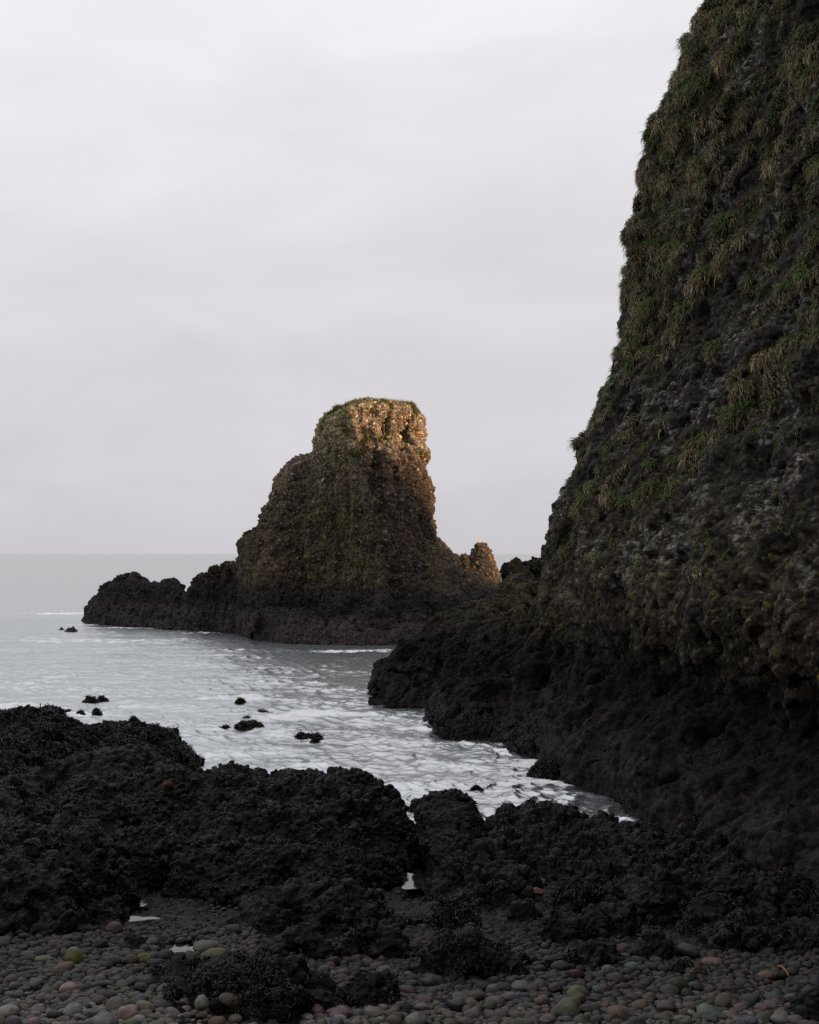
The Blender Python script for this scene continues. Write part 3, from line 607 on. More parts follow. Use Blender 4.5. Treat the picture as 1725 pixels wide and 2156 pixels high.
    Lh = .06 + .10 * RNG.random(n); d = nn * .5 + np.array((0, 0, .7)) + RNG.normal(0, .35, (n, 3))
    cc = np.where(RNG.random((n, 1)) < .6, np.array((.10, .12, .03)), np.array((.22, .18, .07))) * (.6 + .7 * RNG.random((n, 1)))
    ribbons('grass_cap', [b, b + d * (Lh * .55)[:, None], b + d * (Lh * 1.0)[:, None] + RNG.normal(0, .04, (n, 3))], np.full(n, .013), [cc * .8, cc, cc], M_GRASS, None, None, root)
    # pinnacle and the broken teeth beside it
    pl = Pile()
    G = arch([(984, 1222, 91.5), (988, 1185, 91.8), (992, 1165, 92), (1003, 1149, 92), (1018, 1143, 92), (1031, 1153, 92), (1038, 1172, 92), (1046, 1198, 92), (1056, 1224, 92), (1062, 1240, 92)],
             [(984, 90.6), (988, 90.4), (994, 90.2), (1003, 90.1), (1016, 90.1), (1028, 90.2), (1040, 90.4), (1048, 90.7), (1056, 91), (1062, 91.2)], 1.8, 2.6, 300, 170, p=.8, q=1.4)
    G, N, h, r1, r2 = displace(G, 180, big=(.16, 1.2), mid=(.14, .6), fine=(.06, .2), cob=(.20, .24), strata=.06)
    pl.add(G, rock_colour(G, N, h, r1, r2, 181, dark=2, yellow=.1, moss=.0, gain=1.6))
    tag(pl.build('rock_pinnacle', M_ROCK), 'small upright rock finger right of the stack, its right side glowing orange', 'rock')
    pl = Pile()
    for a, b_, t_, s in ((950, 975, 1163, 190), (966, 992, 1166, 191)):
        G = arch([(a, 1195, 91), (a + (b_ - a) * .25, t_ + 4, 91.2), (a + (b_ - a) * .55, t_ + (6 if s == 190 else 0), 91.2), (a + (b_ - a) * .85, t_ + 10, 91.2), (b_, 1200, 91.2)],
                 [(a, 90.4), (a + (b_ - a) * .25, 90.2), (a + (b_ - a) * .55, 90.1), (a + (b_ - a) * .85, 90.2), (b_, 90.4)], 1.2, 3.8, 140, 90)
        G, N, h, r1, r2 = displace(G, s, big=(.1, .8), mid=(.1, .5), fine=(.05, .2), cob=(.20, .22))
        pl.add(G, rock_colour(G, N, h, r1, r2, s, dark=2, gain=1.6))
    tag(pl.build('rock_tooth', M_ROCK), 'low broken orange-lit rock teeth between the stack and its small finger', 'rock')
    # low reef trailing to the left
    for nm, lab, cr, ft, s in (
        ('reef_rock', 'low dark wave-worn rock ridge at the far left end of the stack, knobbly on top',
         [(180, 1312, 114), (188, 1285, 114), (205, 1255, 113), (228, 1232, 112), (245, 1212, 111), (262, 1209, 110), (278, 1204, 110), (292, 1214, 110), (310, 1227, 109), (330, 1232, 108), (360, 1225, 107), (372, 1224, 106), (384, 1240, 105), (392, 1275, 104)],
         [(182, 116), (188, 113), (204, 110.5), (228, 109), (245, 108), (262, 107), (278, 106.5), (292, 106), (310, 105), (330, 104), (352, 103), (364, 102.5), (376, 102), (392, 102)], 200),
        ('reef_rock', 'rounded dark rock hump between the long low ridge and the tall stack',
         [(372, 1310, 102), (384, 1278, 102), (396, 1250, 102), (412, 1222, 101), (430, 1202, 100), (455, 1193, 99), (485, 1190, 98), (505, 1190, 97), (550, 1200, 96), (600, 1230, 94)],
         [(367, 103), (378, 101.5), (392, 100.5), (412, 100), (430, 99.6), (452, 99), (480, 98), (505, 96.5), (535, 94), (590, 91)], 220)):
        G = arch(cr, ft, 5, -.8, 620, 260, p=.7, q=1.5)
        G, N, h, r1, r2 = displace(G, s, big=(.25, 2.2), mid=(.24, .8), fine=(.10, .25), cob=(.14, .15), strata=.12, flute=.40, crag=(.24, 1.5))
        C = rock_colour(G, N, h, r1, r2, s, dark=3.3, purple=2.0, moss=.05, gain=.9, bg=1.7)
        tag(link(nm, raw_mesh(nm, G.reshape(-1, 3), grid_faces(*G.shape[:2]), {'col': C.reshape(-1, 3)}), M_ROCK), lab, 'rock')
build_stack()
print('stack', time.time() - T0)

# ------------------------------------------------------------------ ledges at the cliff's foot
def ledge(name, label, crest, foot, back, zf, nu, nv, seed, p=.75, q=1.2, disp=None, col=None, cat='rock', group=None, weed=0, mat=None):
    G = arch(crest, foot, back, zf, nu, nv, p, q)
    a = dict(big=(.32, 1.8), mid=(.14, .6), fine=(.06, .18), cob=(.08, .11), strata=.16, cob2=(.12, .24, .08), crag=(.34, 1.6)); a.update(disp or {})
    G, N, h, r1, r2 = displace(G, seed, **a)
    b = dict(dark=2.7, purple=1.5, lich=(2.3, 6), yellow=.45, moss=.10, gain=.66, bg=.5); b.update(col or {})
    C = rock_colour(G, N, h, r1, r2, seed, **b)
    o = link(name, raw_mesh(name, G.reshape(-1, 3), grid_faces(*G.shape[:2]), {'col': C.reshape(-1, 3)}), mat or M_ROCK)
    if weed: collect(G, N, weed * sstep(.2, -.4, fbm(G / .6, 2, seed)) * (1 - sstep(.5, .9, G[..., 2])) * sstep(-.05, .1, G[..., 2]))
    return tag(o, label, cat, group)
ledge('rock_ledge', 'broad black rock ledge jutting left from the cliff foot, yellow lichen along its back edge',
      [(789, 1465, 51), (790, 1440, 51.5), (800, 1415, 52), (818, 1392, 52.5), (845, 1365, 53), (890, 1335, 53.5), (930, 1305, 54), (975, 1282, 54.5), (1030, 1268, 54.5), (1100, 1262, 54), (1180, 1270, 53), (1260, 1290, 52)],
      [(797, 51.8), (798, 51.4), (803, 51.1), (815, 50.9), (845, 50.5), (890, 49.9), (930, 49.2), (975, 47.5), (1030, 46), (1100, 44), (1180, 42), (1260, 41)], 6, -.6, 620, 320, 240, p=.50, q=1.7)
ledge('rock_ledge', 'dark blocky rock buttress standing in the water below the broad ledge',
      [(904, 1545, 44), (915, 1500, 44.5), (925, 1450, 45), (940, 1420, 45.5), (985, 1395, 46), (1040, 1380, 46), (1100, 1390, 45.5), (1150, 1420, 45), (1190, 1480, 44)],
      [(908, 43.5), (915, 42.8), (925, 42.2), (940, 41.9), (985, 41.6), (1040, 41.4), (1100, 41), (1140, 40.2), (1180, 40)], 5, -.6, 420, 260, 250, p=.55, q=1.6, weed=.6)
ledge('rock_ledge', 'purplish wave-smoothed boulder leaning against the cliff foot near the inlet',
      [(1055, 1560, 40), (1065, 1530, 40.2), (1090, 1505, 40.5), (1120, 1482, 40.5), (1150, 1470, 40), (1175, 1490, 39.5), (1190, 1540, 39), (1200, 1600, 38)],
      [(1060, 40.2), (1068, 39.6), (1090, 39), (1120, 38.2), (1150, 37.4), (1175, 36.8), (1190, 36.5), (1200, 36.4)], 4, -.6, 300, 200, 262, p=.7, q=1.4, weed=.6, disp=dict(cob=(.08, .17)))
ledge('rock_ledge', 'rounded purple-grey rock shelf under the overhang beside the inlet end',
      [(1185, 1640, 35), (1200, 1580, 35.5), (1225, 1530, 35.5), (1260, 1508, 35), (1330, 1500, 33.5), (1420, 1510, 31.5), (1520, 1530, 29), (1640, 1560, 26.5), (1760, 1600, 24.5), (1900, 1680, 23)],
      [(1195, 36), (1215, 34.6), (1240, 33.2), (1275, 32), (1340, 30), (1430, 27.5), (1530, 25.3), (1650, 22.8), (1770, 21), (1900, 19.5)], 4, -.4, 720, 320, 270, p=.55, q=1.6, weed=.5, disp=dict(cob=(.12, .11), big=(.3, 2.0), crag=(.12, 1.2)), col=dict(purple=2.6, dark=3.2))
ledge('rock_outcrop', 'mossy green knoll of rock wedged between the stack and the cliff',
      [(1045, 1275, 60), (1050, 1240, 60.5), (1065, 1222, 61), (1082, 1216, 61), (1100, 1218, 61), (1115, 1225, 61), (1128, 1245, 60.5), (1140, 1280, 60)],
      [(1047, 58.5), (1052, 58), (1065, 57.5), (1082, 57.3), (1100, 57.3), (1115, 57.5), (1126, 58), (1138, 58.5)], 3, 1.5, 260, 160, 280, col=dict(dark=1.5, yellow=.3, moss=.35, gain=.8))
ledge('rock_outcrop', 'black flat-topped skerry on the horizon just left of the cliff',
      [(1052, 1225, 108), (1056, 1200, 108.5), (1066, 1187, 109), (1085, 1183, 109), (1105, 1184, 109), (1122, 1185, 109), (1140, 1176, 109), (1170, 1170, 109), (1220, 1185, 109)],
      [(1053, 107.5), (1058, 106.5), (1068, 105.8), (1085, 105.5), (1105, 105.5), (1122, 105.5), (1140, 105.5), (1170, 105.5), (1220, 106)], 6, -.6, 300, 140, 290, p=.6, q=1.5, col=dict(dark=8, purple=-3, yellow=0, gain=.7))
print('ledges', time.time() - T0)

# ------------------------------------------------------------------ shore rocks in the foreground
def shore(name, label, G, seed, cat='rock', group=None, weed=.6, big=(.22, 1.3), mid=(.12, .4), cob=(.05, .085), cob2=(.14, .17, .14), orange=.03, gain=1.0, fill=.7, crag=(.22, .8)):
    crag = crag if np.ptp(G[..., 0]) > .8 else None
    G, N, h, r1, r2 = displace(G, seed, big=big, mid=mid, fine=(.05, .12), cob=cob, cob2=cob2, fill=fill, crag=crag)
    C = fore_colour(G, N, h, r1, r2, seed, weed=weed * .5, orange=orange, gain=gain * .36)
    o = link(name, raw_mesh(name, G.reshape(-1, 3), grid_faces(*G.shape[:2]), {'col': C.reshape(-1, 3)}), M_FORE)
    nn = fbm(G / .8, 3, seed + 3)
    collect(G, N, weed * .6 * sstep(.55 - weed * .6, .8 - weed * .6, nn + .25) * sstep(-.3, .1, G[..., 2]) * (N[..., 1] < .6))
    return tag(o, label, cat, group)
shore('rock_outcrop', 'broad knobbly black rock mound in the middle of the shore, widest of the foreground',
      arch([(60, 1735, 20.8), (100, 1705, 21.5), (150, 1682, 22.5), (225, 1660, 23), (325, 1642, 23.5), (415, 1636, 24), (520, 1634, 24), (610, 1640, 24), (735, 1634, 23.8), (768, 1652, 23.6), (826, 1682, 23.2), (838, 1735, 22.8), (850, 1790, 22), (860, 1860, 21.2)],
           [(50, 19.6), (95, 19.7), (140, 19.8), (220, 20.0), (320, 20.0), (415, 19.0), (520, 18.4), (610, 18.2), (715, 18.6), (750, 18.9), (810, 19.6), (838, 20.5), (854, 21.2), (860, 21.6)], 3.2, .3, 900, 460, p=.85, q=1.25), 400, weed=.08, big=(.30, 1.5), cob=(.13, .082), cob2=(.16, .15, .3), gain=1.15, fill=.95, crag=(.20, 1.1))
shore('rock_outcrop', 'weed-fringed black rock at the left edge of the shore with two humps against the water',
      arch([(-90, 1535, 30), (-20, 1516, 30), (20, 1502, 30), (60, 1494, 30.5), (105, 1493, 31), (130, 1508, 31.5), (180, 1537, 32), (210, 1547, 32), (250, 1525, 32), (325, 1522, 32.5), (348, 1542, 33), (383, 1580, 34), (412, 1612, 35), (408, 1640, 35)],
           [(-90, 25), (-20, 25), (20, 25), (60, 25.5), (105, 26), (130, 26), (180, 26.5), (210, 26.5), (250, 27), (325, 28), (346, 28.5), (380, 30), (408, 33), (404, 34.3)], 3, -.4, 640, 320, p=.7, q=1.3), 410, weed=.9, big=(.25, 1.4))
shore('rock_outcrop', 'smooth purplish-brown rock back below the two-humped weedy rock',
      arch([(30, 1672, 24.6), (75, 1632, 25.8), (150, 1603, 27), (220, 1590, 27.5), (300, 1594, 28), (370, 1612, 28), (402, 1640, 28), (412, 1672, 27)],
           [(40, 22.6), (80, 22.7), (150, 23), (220, 23.4), (300, 23.8), (365, 24), (395, 24.2), (405, 24.5)], 2.5, -.2, 420, 200, p=.75, q=1.3), 420, weed=.2, big=(.2, 1.6), cob=(.05, .13), cob2=None, gain=1.5)
shore('rock_outcrop', 'black rock shoulder at the left edge beneath the smooth brown rock',
      arch([(-90, 1652, 23), (-20, 1650, 23), (30, 1660, 23), (72, 1688, 22.5), (98, 1728, 21.6), (108, 1775, 20.8)], [(-90, 18.8), (-20, 18.8), (30, 18.9), (65, 19.1), (85, 19.4), (98, 19.8)], 2, .3, 320, 200), 430, weed=.6)
shore('rock_outcrop', 'dark rock mound at lower left studded with a few orange stones',
      arch([(-90, 1742, 19.5), (-10, 1747, 19.5), (75, 1738, 19.5), (155, 1736, 19.5), (200, 1762, 19.2), (234, 1820, 18.8), (250, 1885, 18.3), (258, 1940, 17.6)],
           [(-90, 16.3), (-10, 16.3), (75, 16.4), (150, 16.5), (195, 16.6), (228, 16.7), (244, 17.2), (254, 17.2)], 2.2, .5, 460, 300, p=.8, q=1.2), 440, weed=.3, orange=.10, big=(.26, 1.2), cob2=(.22, .24, .4))
shore('boulder', 'upright rounded black boulder in front of the inlet, sky showing at its left foot',
      arch([(900, 1800, 21.8), (884, 1765, 22), (880, 1728, 22.2), (888, 1698, 22.3), (906, 1674, 22.5), (932, 1663, 22.6), (958, 1664, 22.6), (984, 1688, 22.5), (1003, 1722, 22.3), (1018, 1760, 22), (1034, 1810, 21.4)],
           [(906, 21.4), (900, 21.2), (900, 21.0), (908, 20.7), (918, 20.4), (938, 20.2), (962, 20.1), (985, 20.1), (1005, 20.2), (1018, 20.4), (1028, 20.6)], 1.5, .1, 420, 260, p=.7, q=1.5), 450, cat='boulder', weed=.3, big=(.12, .9), mid=(.08, .4), cob=(.06, .08), cob2=(.07, .16, .1), crag=(.06, .9))
shore('rock_outcrop', 'sloping dark rock leaning against the right foot of the upright boulder',
      arch([(902, 1898, 19.3), (930, 1862, 19.8), (975, 1818, 20.2), (1015, 1797, 20.5), (1058, 1795, 20.6), (1100, 1835, 20.2), (1130, 1890, 19.6)], [(905, 18.5), (930, 18.3), (975, 18.2), (1015, 18.2), (1055, 18.3), (1095, 18.5), (1125, 18.8)], 1.6, .3, 320, 200), 460, weed=.4)
shore('rock_outcrop', 'long flat dark rock shelf between the inlet and the cliff on the right',
      arch([(1032, 1790, 23.6), (1038, 1745, 24.3), (1060, 1733, 24.8), (1110, 1731, 25.2), (1200, 1741, 25.2), (1300, 1756, 24.8), (1380, 1778, 24), (1450, 1796, 23), (1560, 1832, 21.4), (1700, 1880, 19.7), (1850, 1925, 18.6)],
           [(1030, 21), (1040, 20.8), (1062, 20.5), (1110, 20.2), (1200, 20), (1300, 19.6), (1380, 19.2), (1450, 18.8), (1560, 18), (1700, 17.2), (1850, 16.6)], 2.5, .15, 760, 300, p=.8, q=1.2), 470, weed=.3, big=(.26, 1.1), cob=(.13, .12), cob2=(.14, .26, .25))
LUMPS = [  # px0, px1, top, bottom, ground, label, seed, weed
    (500, 880, 1868, 1992, .95, 'wide low dark rock below the broad mound, crusted with stones', 480, .3),
    (850, 1125, 1950, 2088, 1.08, 'weed-covered black rock hump in the lower middle of the beach', 481, .7),
    (680, 910, 1940, 2048, 1.02, 'low dark weedy rock just left of the weed-covered hump', 482, .6),
    (300, 590, 2036, 2130, 1.12, 'seaweed-draped low black rock on the pebbles at lower left', 483, .8),
    (330, 720, 2034, 2185, 1.17, 'shaggy black rock with weed nearest the viewer, left of centre', 484, .8),
    (540, 720, 1965, 2050, 1.05, 'dark rock hump between the wide crusted rock and the shaggy nearest one', 498, .5),
    (890, 1020, 1895, 1965, .95, 'dark broken rock under the foot of the sloping rock', 499, .4),
    (1120, 1260, 1930, 2000, 1.0, 'small dark rock heap left of the broad hump in the shingle hollow', 500, .4),
    (1130, 1330, 2005, 2062, 1.1, 'low flat weedy rock breaking the right-hand pebbles', 504, .6),
    (700, 880, 2060, 2150, 1.17, 'weedy black rock touching the lower left side of the middle hump', 501, .7),
    (1320, 1500, 1838, 1960, .92, 'low dark rock in front of the flat shelf, right of the merged knobs', 502, .4),
    (1440, 1600, 1895, 1985, 1.0, 'dark rock slab wedged between the two heavy rocks at the right', 503, .5),
    (1058, 1150, 1888, 1945, .95, 'rough dark block right of centre above an orange weed scatter', 485, .3),
    (1000, 1090, 1850, 1898, .9, 'flat-topped dark rock below the boulder and the sloping rock', 486, .3),
    (1205, 1370, 1910, 1972, 1.0, 'low dark rock with a broad hump in the right shingle hollow', 487, .3),
    (1310, 1445, 1955, 2040, 1.08, 'rounded dark rock standing at the top of the right pebbles', 488, .35),
    (1430, 1760, 1845, 1935, .95, 'heavy black rock at the right edge below the cliff foot', 489, .4),
    (1480, 1790, 1930, 2022, 1.08, 'long dark rock at the right edge just above the pebbles', 490, .4),
    (1400, 1482, 2018, 2072, 1.12, 'small dark rounded rock among the right-hand pebbles', 491, .5),
    (1150, 1330, 1860, 1925, .9, 'pair of merged dark knobs in the middle of the flat shelf', 492, .3),
    (250, 330, 1962, 2020, 1.0, 'smooth brown-black boulder at the upper edge of the left pebbles', 493, .05),
    (376, 432, 2012, 2048, 1.05, 'wet black boulder at the near rim of the pebble pool', 494, .05),
    (219, 256, 2012, 2052, 1.06, 'dark upright slab of stone on the left pebbles', 495, .0),
    (310, 362, 1975, 2016, 1.0, 'low dark boulder beside the smooth brown-black one', 496, .1),
    (1640, 1790, 2080, 2180, 1.2, 'black rock corner at the bottom right of the beach', 497, .5),
]
for a, b, t_, bt, g, lab, s, wd in LUMPS:
    w = (b - a) / F * Yat(bt, g)
    small = w < .45
    G = lump(a, b, t_, bt, g, seed=s, nu=int(min(420, 90 + (b - a))), nv=150, peak=.35 + .3 * ((s * 7) % 10) / 10)
    k = 'boulder' if small else 'rock_outcrop'
    shore(k, lab, G, s, cat='boulder' if small else 'rock', weed=wd, big=(.10 * min(1, w), .7), mid=(.05 * min(1, w), .3), cob=(.09 if not small else .01, .13), cob2=(.12, .26, .3) if not small else None, gain=1.0 if not small else 1.3)
print('shore', time.time() - T0)

# rocks breaking the water
SEA_ROCKS = [
    (175, 208, 1467, 1483, 'dark weedy rock in the water above the left shore, larger of a close pair'), (207, 229, 1468, 1480, 'spiky smaller rock right beside the larger one above the left shore'),
    (160, 178, 1499, 1509, 'small black rock in foam behind the two-humped shore rock, middle of three'), (196, 216, 1498, 1509, 'flat black rock in foam right of the small middle one'), (131, 147, 1495, 1504, 'tiny rock leftmost in the foam behind the shore rock'),
    (490, 558, 1522, 1540, 'long weed-covered rock awash in the middle of the bay'), (466, 486, 1529, 1537, 'bit of weedy rock just left of the long awash one'), (510, 528, 1510, 1518, 'knob of rock in the breaking wave above the long awash one'),
    (542, 572, 1496, 1504, 'weedy rock tip on the crest of the little wave'), (492, 520, 1474, 1482, 'faint rock tip in the foam of the farther wave'),
    (622, 681, 1542, 1561, 'pointed black rock alone in the middle of the bay'), (654, 683, 1557, 1567, 'small weedy rock touching the near side of the pointed one'),
    (136, 164, 1320, 1330, 'dark low rock out at sea left of the reef, larger of two'), (121, 136, 1320, 1326, 'thin rock tip at sea left of the low dark rock'), (333, 356, 1317, 1325, 'small rock at the waterline in front of the reef'),
    (205, 238, 1290, 1312, 'knob of rock at the foot of the reef\'s left end'),
    (985, 1026, 1658, 1672, 'weedy rock awash right of the upright boulder'), (1072, 1112, 1661, 1672, 'low weed bed breaking the foam near the cliff'), (1105, 1205, 1608, 1648, 'largest weedy black rock in the inlet under the cliff'),
    (1095, 1135, 1690, 1706, 'low rounded rock in the dark water near the shelf'), (850, 895, 1688, 1712, 'weedy rock in the gap between the mound and the upright boulder'), (905, 935, 1508, 1535, 'weedy rock at the buttress corner where a wave breaks'),
    (800, 850, 1482, 1494, 'dark wet rock at the tip of the broad ledge'), (1050, 1080, 1690, 1698, 'sliver of rock in the ripples right of the boulder'),
]
for k, (a, b, t_, bt, lab) in enumerate(SEA_ROCKS):
    w = (b - a) / F * Yat(bt, 0)
    m_ = (b - a) * .12; G = lump(a - m_, b + m_, t_ - (bt - t_) * .3, bt + 1, 0.0, nu=120, nv=70, seed=600 + k, bury=.25, peak=.35 + .4 * random.random(), jag=.3)
    far = bt < 1400
    Gd, N, h, r1, r2 = displace(G, 620 + k, big=(.10 * min(w, 1.5), .8 * min(w, 1.5)), mid=(.07 * min(w, 1.5), .3), fine=(.03, .1), cob=(.06, .14))
    C = fore_colour(Gd, N, h, r1, r2, 620 + k, weed=.4, gain=1.6 if far else 1.0)
    o = link('sea_rock', raw_mesh('sea_rock', Gd.reshape(-1, 3), grid_faces(*Gd.shape[:2]), {'col': C.reshape(-1, 3)}), M_FORE)
    tag(o, lab, 'rock', 'rocks breaking the water')
    if not far: collect(Gd, N, .9 * sstep(-.02, .08, Gd[..., 2]))

# ------------------------------------------------------------------ seaweed fronds
def build_weed():
    Pn, Nn, W = (np.concatenate([w[i] for w in WEED]) for i in range(3))
    n = 170000
    # nearer rocks need more, but every frond has a real size
    pr = W.astype(np.float64); pr /= pr.sum(); idx = RNG.choice(len(pr), n, p=pr)
    b, nn = Pn[idx], Nn[idx]
    L_ = (.025 + .055 * RNG.random(n)) * np.interp(b[:, 1], [12, 30, 45], [.8, 1.5, 2.0])
    t = RNG.normal(0, 1, (n, 3)); t[:, 2] -= .9; t -= nn * (t * nn).sum(1)[:, None] * .8; t /= np.linalg.norm(t, axis=1, keepdims=True)
    p1 = b + nn * (L_ * .28)[:, None] + t * (L_ * .4)[:, None]; p2 = b + nn * (L_ * .18)[:, None] + t * L_[:, None]
    c = np.where(RNG.random((n, 1)) < .8, np.array((.008, .0075, .0065)), np.array((.022, .016, .009))) * (.6 + .8 * RNG.random((n, 1)))
    ribbons('seaweed', [b - nn * .01, p1, p2], (.004 + .005 * RNG.random(n)) * np.interp(b[:, 1], [12, 30, 45], [.8, 1.5, 2.0]), [c, c, c * 1.2], M_WEED, 'dark wet seaweed fringing the shore rocks')
build_weed()
print('weed', time.time() - T0)

# ------------------------------------------------------------------ pebbles
def ico(level):
    import bmesh
    bm = bmesh.new(); bmesh.ops.create_icosphere(bm, subdivisions=level, radius=1); bm.verts.ensure_lookup_table()
    V = np.array([v.co[:] for v in bm.verts], f32); T = np.array([[v.index for v in f.verts] for f in bm.faces], np.int32); bm.free(); return V, T
def pebble_shape(V, seed, ex):
    r = np.random.default_rng(seed)
    s = np.sign(V) * np.abs(V) ** r.uniform(.85, 1.1)
    s = s * (1 + .16 * noise(V * 1.1 + seed * 3.1, seed) + .05 * noise(V * 2.6 + seed, seed + 9))[:, None]
    return s * np.array(ex, f32)
PEB_COLS = [('grey', (.082, .079, .078)), ('pinkish', (.130, .090, .080)), ('brown', (.085, .066, .050)), ('pale', (.155, .140, .130)), ('dark grey', (.040, .041, .044)), ('reddish', (.125, .058, .040)), ('olive', (.070, .070, .036)), ('bluish', (.080, .090, .098))]
PW = [.26, .16, .16, .08, .16, .06, .07, .05]
ZONES = [  # px0, px1, py0, py1, weight, extra keep test
    (-40, 540, 1962, 2175), (640, 1790, 2010, 2175), (430, 700, 1990, 2060), (1120, 1480, 2000, 2080), (250, 560, 1905, 1975), (560, 760, 2000, 2040), (1050, 1250, 1930, 2010), (1090, 1330, 1840, 1900), (380, 1760, 1860, 2030)]
DENS = [1, 1, .4, .6, .15, .3, .15, .06, .10]
def in_pool(x, y):
    for px, py, zp, rx, ry in POOLS:
        Y = Yat(py, zp); X = (px - CX) / F * Y
        if ((x - X) / (rx * 1.5)) ** 2 + ((y - Y) / (ry * 1.6)) ** 2 < 1: return True
    return False
def ground_hit(px, py):
    z = 1.0
    for _ in range(8):
        Y = Yat(py, z); z = float(np.interp(Y, GY, GZ))
    return (px - CX) / F * Y, Y
def build_pebbles():
    rr = random.Random(5); cand = []
    cell = {}; placed = []
    def ok(x, y, r):
        cx, cy = int(x / .13), int(y / .13)
        for i in range(cx - 2, cx + 3):
            for j in range(cy - 2, cy + 3):
                for (a, b, q) in cell.get((i, j), ()):
                    if (a - x) ** 2 + (b - y) ** 2 < (.76 * (r + q)) ** 2: return False
        return True
    quads = []
    for (a, b, c, d), w in zip(ZONES, DENS):
        quads.append((a, b, c, d, w))
    sizes = []
    for r, tries in ((.10, 40), (.08, 130), (.066, 450), (.054, 1800), (.044, 7000), (.036, 18000), (.029, 36000), (.023, 36000)):
        for _ in range(tries):
            a, b, c, d, w = rr.choices(quads, [(q[1] - q[0]) * (q[3] - q[2]) * q[4] for q in quads])[0]
            px, py = rr.uniform(a, b), rr.uniform(c, d)
            x, y = ground_hit(px, py); q = r * rr.uniform(.8, 1.25)
            if in_pool(x, y) or not ok(x, y, q): continue
            if rr.random() > w and w < 1: continue
            cell.setdefault((int(x / .13), int(y / .13)), []).append((x, y, q)); placed.append((x, y, q))
    # large in the picture first
    placed.sort(key=lambda p: -p[2] / p[1] * (1.0 if abs((p[0] / p[1]) * F) < 862 and p[1] > 12.75 else .01))
    V3, T3 = ico(4); V2, T2 = ico(3)
    shapes = []
    for s in range(14):
        me = raw_mesh('pebble', pebble_shape(V3, s, (1.25 - .03 * s, .88 + .02 * (s % 5), .58 + .03 * (s % 6))), T3); me.materials.append(M_PEB_O); shapes.append(me)
    special = {  # hand placed, told apart by colour
        (155, 2025): ((.095, .098, .028), .105, 'upright yellow-green stone among grey pebbles at left', 1.35), (135, 2045): ((.095, .058, .045), .10, 'round reddish-brown stone right below the mossy green pebbles at left', .9),
        (302, 2025): ((.10, .115, .028), .075, 'bright green-tinged stone beside the dark slab', 1.2), (92, 2022): ((.075, .082, .045), .10, 'flat greenish stone at left partly over another', .6),
        (452, 2022): ((.085, .082, .030), .14, 'large angular olive stone to the right of the wet black boulder', .8), (430, 1995): ((.080, .078, .072), .15, 'long flat grey stone behind the pebble pool', .45), (443, 1986): ((.10, .075, .062), .10, 'brownish flat stone resting behind the long grey one', .5),
        (452, 2066): ((.085, .055, .045), .075, 'tall pinkish stone tilted in the weedy rock', 1.3), (143, 2085): ((.20, .130, .118), .095, 'pale pink rounded stone, brightest in the left pebbles', .7), (15, 2140): ((.19, .178, .165), .11, 'large pale grey boulder-like pebble in the bottom left corner', .85),
        (153, 2135): ((.145, .145, .14), .10, 'round light grey stone with white specks at the bottom left', .85), (270, 2140): ((.20, .135, .12), .11, 'pink stone at the bottom edge left of centre', .8), (205, 2153): ((.11, .125, .135), .09, 'blue-grey stone at the very bottom edge', .7), (292, 2150): ((.19, .155, .145), .075, 'pale pink stone touching the larger pink one at the bottom', .8),
        (1030, 1866 + 68): ((.12, .052, .036), .0, '', 1), (425, 2112): ((.15, .14, .12), .07, 'pale upright stone stuck in seaweed at lower left', 1.4), (487, 2105): ((.075, .058, .047), .09, 'brown rounded stone in seaweed right of the pale upright one', .9),
        (1130, 1878): ((.13, .062, .045), .09, 'reddish stone lying alone among black rocks right of centre', .75), (1135, 1857): ((.070, .064, .058), .09, 'slanted grey-brown stone above the lone reddish one', .5), (1222, 1812): ((.060, .066, .066), .12, 'grey smooth stone sitting on the flat rock shelf', .5),
        (1282, 2044): ((.11, .13, .055), .075, 'pale green angular stone on the right-hand pebbles', .8), (1332, 2040): ((.055, .075, .07), .085, 'dark blue-green stone on the right-hand pebbles', .9), (1215, 2096): ((.075, .09, .045), .11, 'mossy green cobble in the bottom middle pebbles', .8), (1500, 2026): ((.12, .072, .055), .12, 'long flat reddish stone below the right dark rocks', .45), (1615, 2058): ((.12, .068, .05), .10, 'rounded red-brown cobble near the right edge', .7), (1190, 2136): ((.075, .082, .04), .14, 'large olive-green cobble at the bottom middle', .75), (1305, 2140): ((.12, .075, .062), .12, 'reddish-grey cobble at the bottom right of centre', .7),
        (1095, 2082): ((.08, .075, .072), .115, 'smooth grey cobble at the left end of the right-hand pebbles', .65)}
    done = 0
    ex_n = np.zeros(1)
    for (px, py), (c, r, lab, hz) in special.items():
        if r <= 0: continue
        x, y = ground_hit(px, py + 6)
        onrock = (px, py) in ((452, 2066), (425, 2112), (487, 2105), (1222, 1812), (1130, 1878), (1135, 1857))
        z = float(np.interp(y, GY, GZ)) + r * .55 * hz
        if onrock:
            z += .14 + (.06 if py > 2090 else 0); q = P(px, py, Yat(py, z)); x, y = q[0], q[1]
        placed = [p for p in placed if (p[0] - x) ** 2 + (p[1] - y) ** 2 > (.7 * (p[2] + r)) ** 2]
        o = bpy.data.objects.new('pebble', shapes[done % 14]); COL.objects.link(o); o.location = (x, y, z)
        o.scale = (r, r, r * 1.25 * hz); o.rotation_euler = (rr.uniform(-.2, .2), rr.uniform(-.2, .2), rr.uniform(0, 3)); o.color = (*c, 1)
        tag(o, lab, 'stone', 'stones on the shore'); done += 1
    rest = []
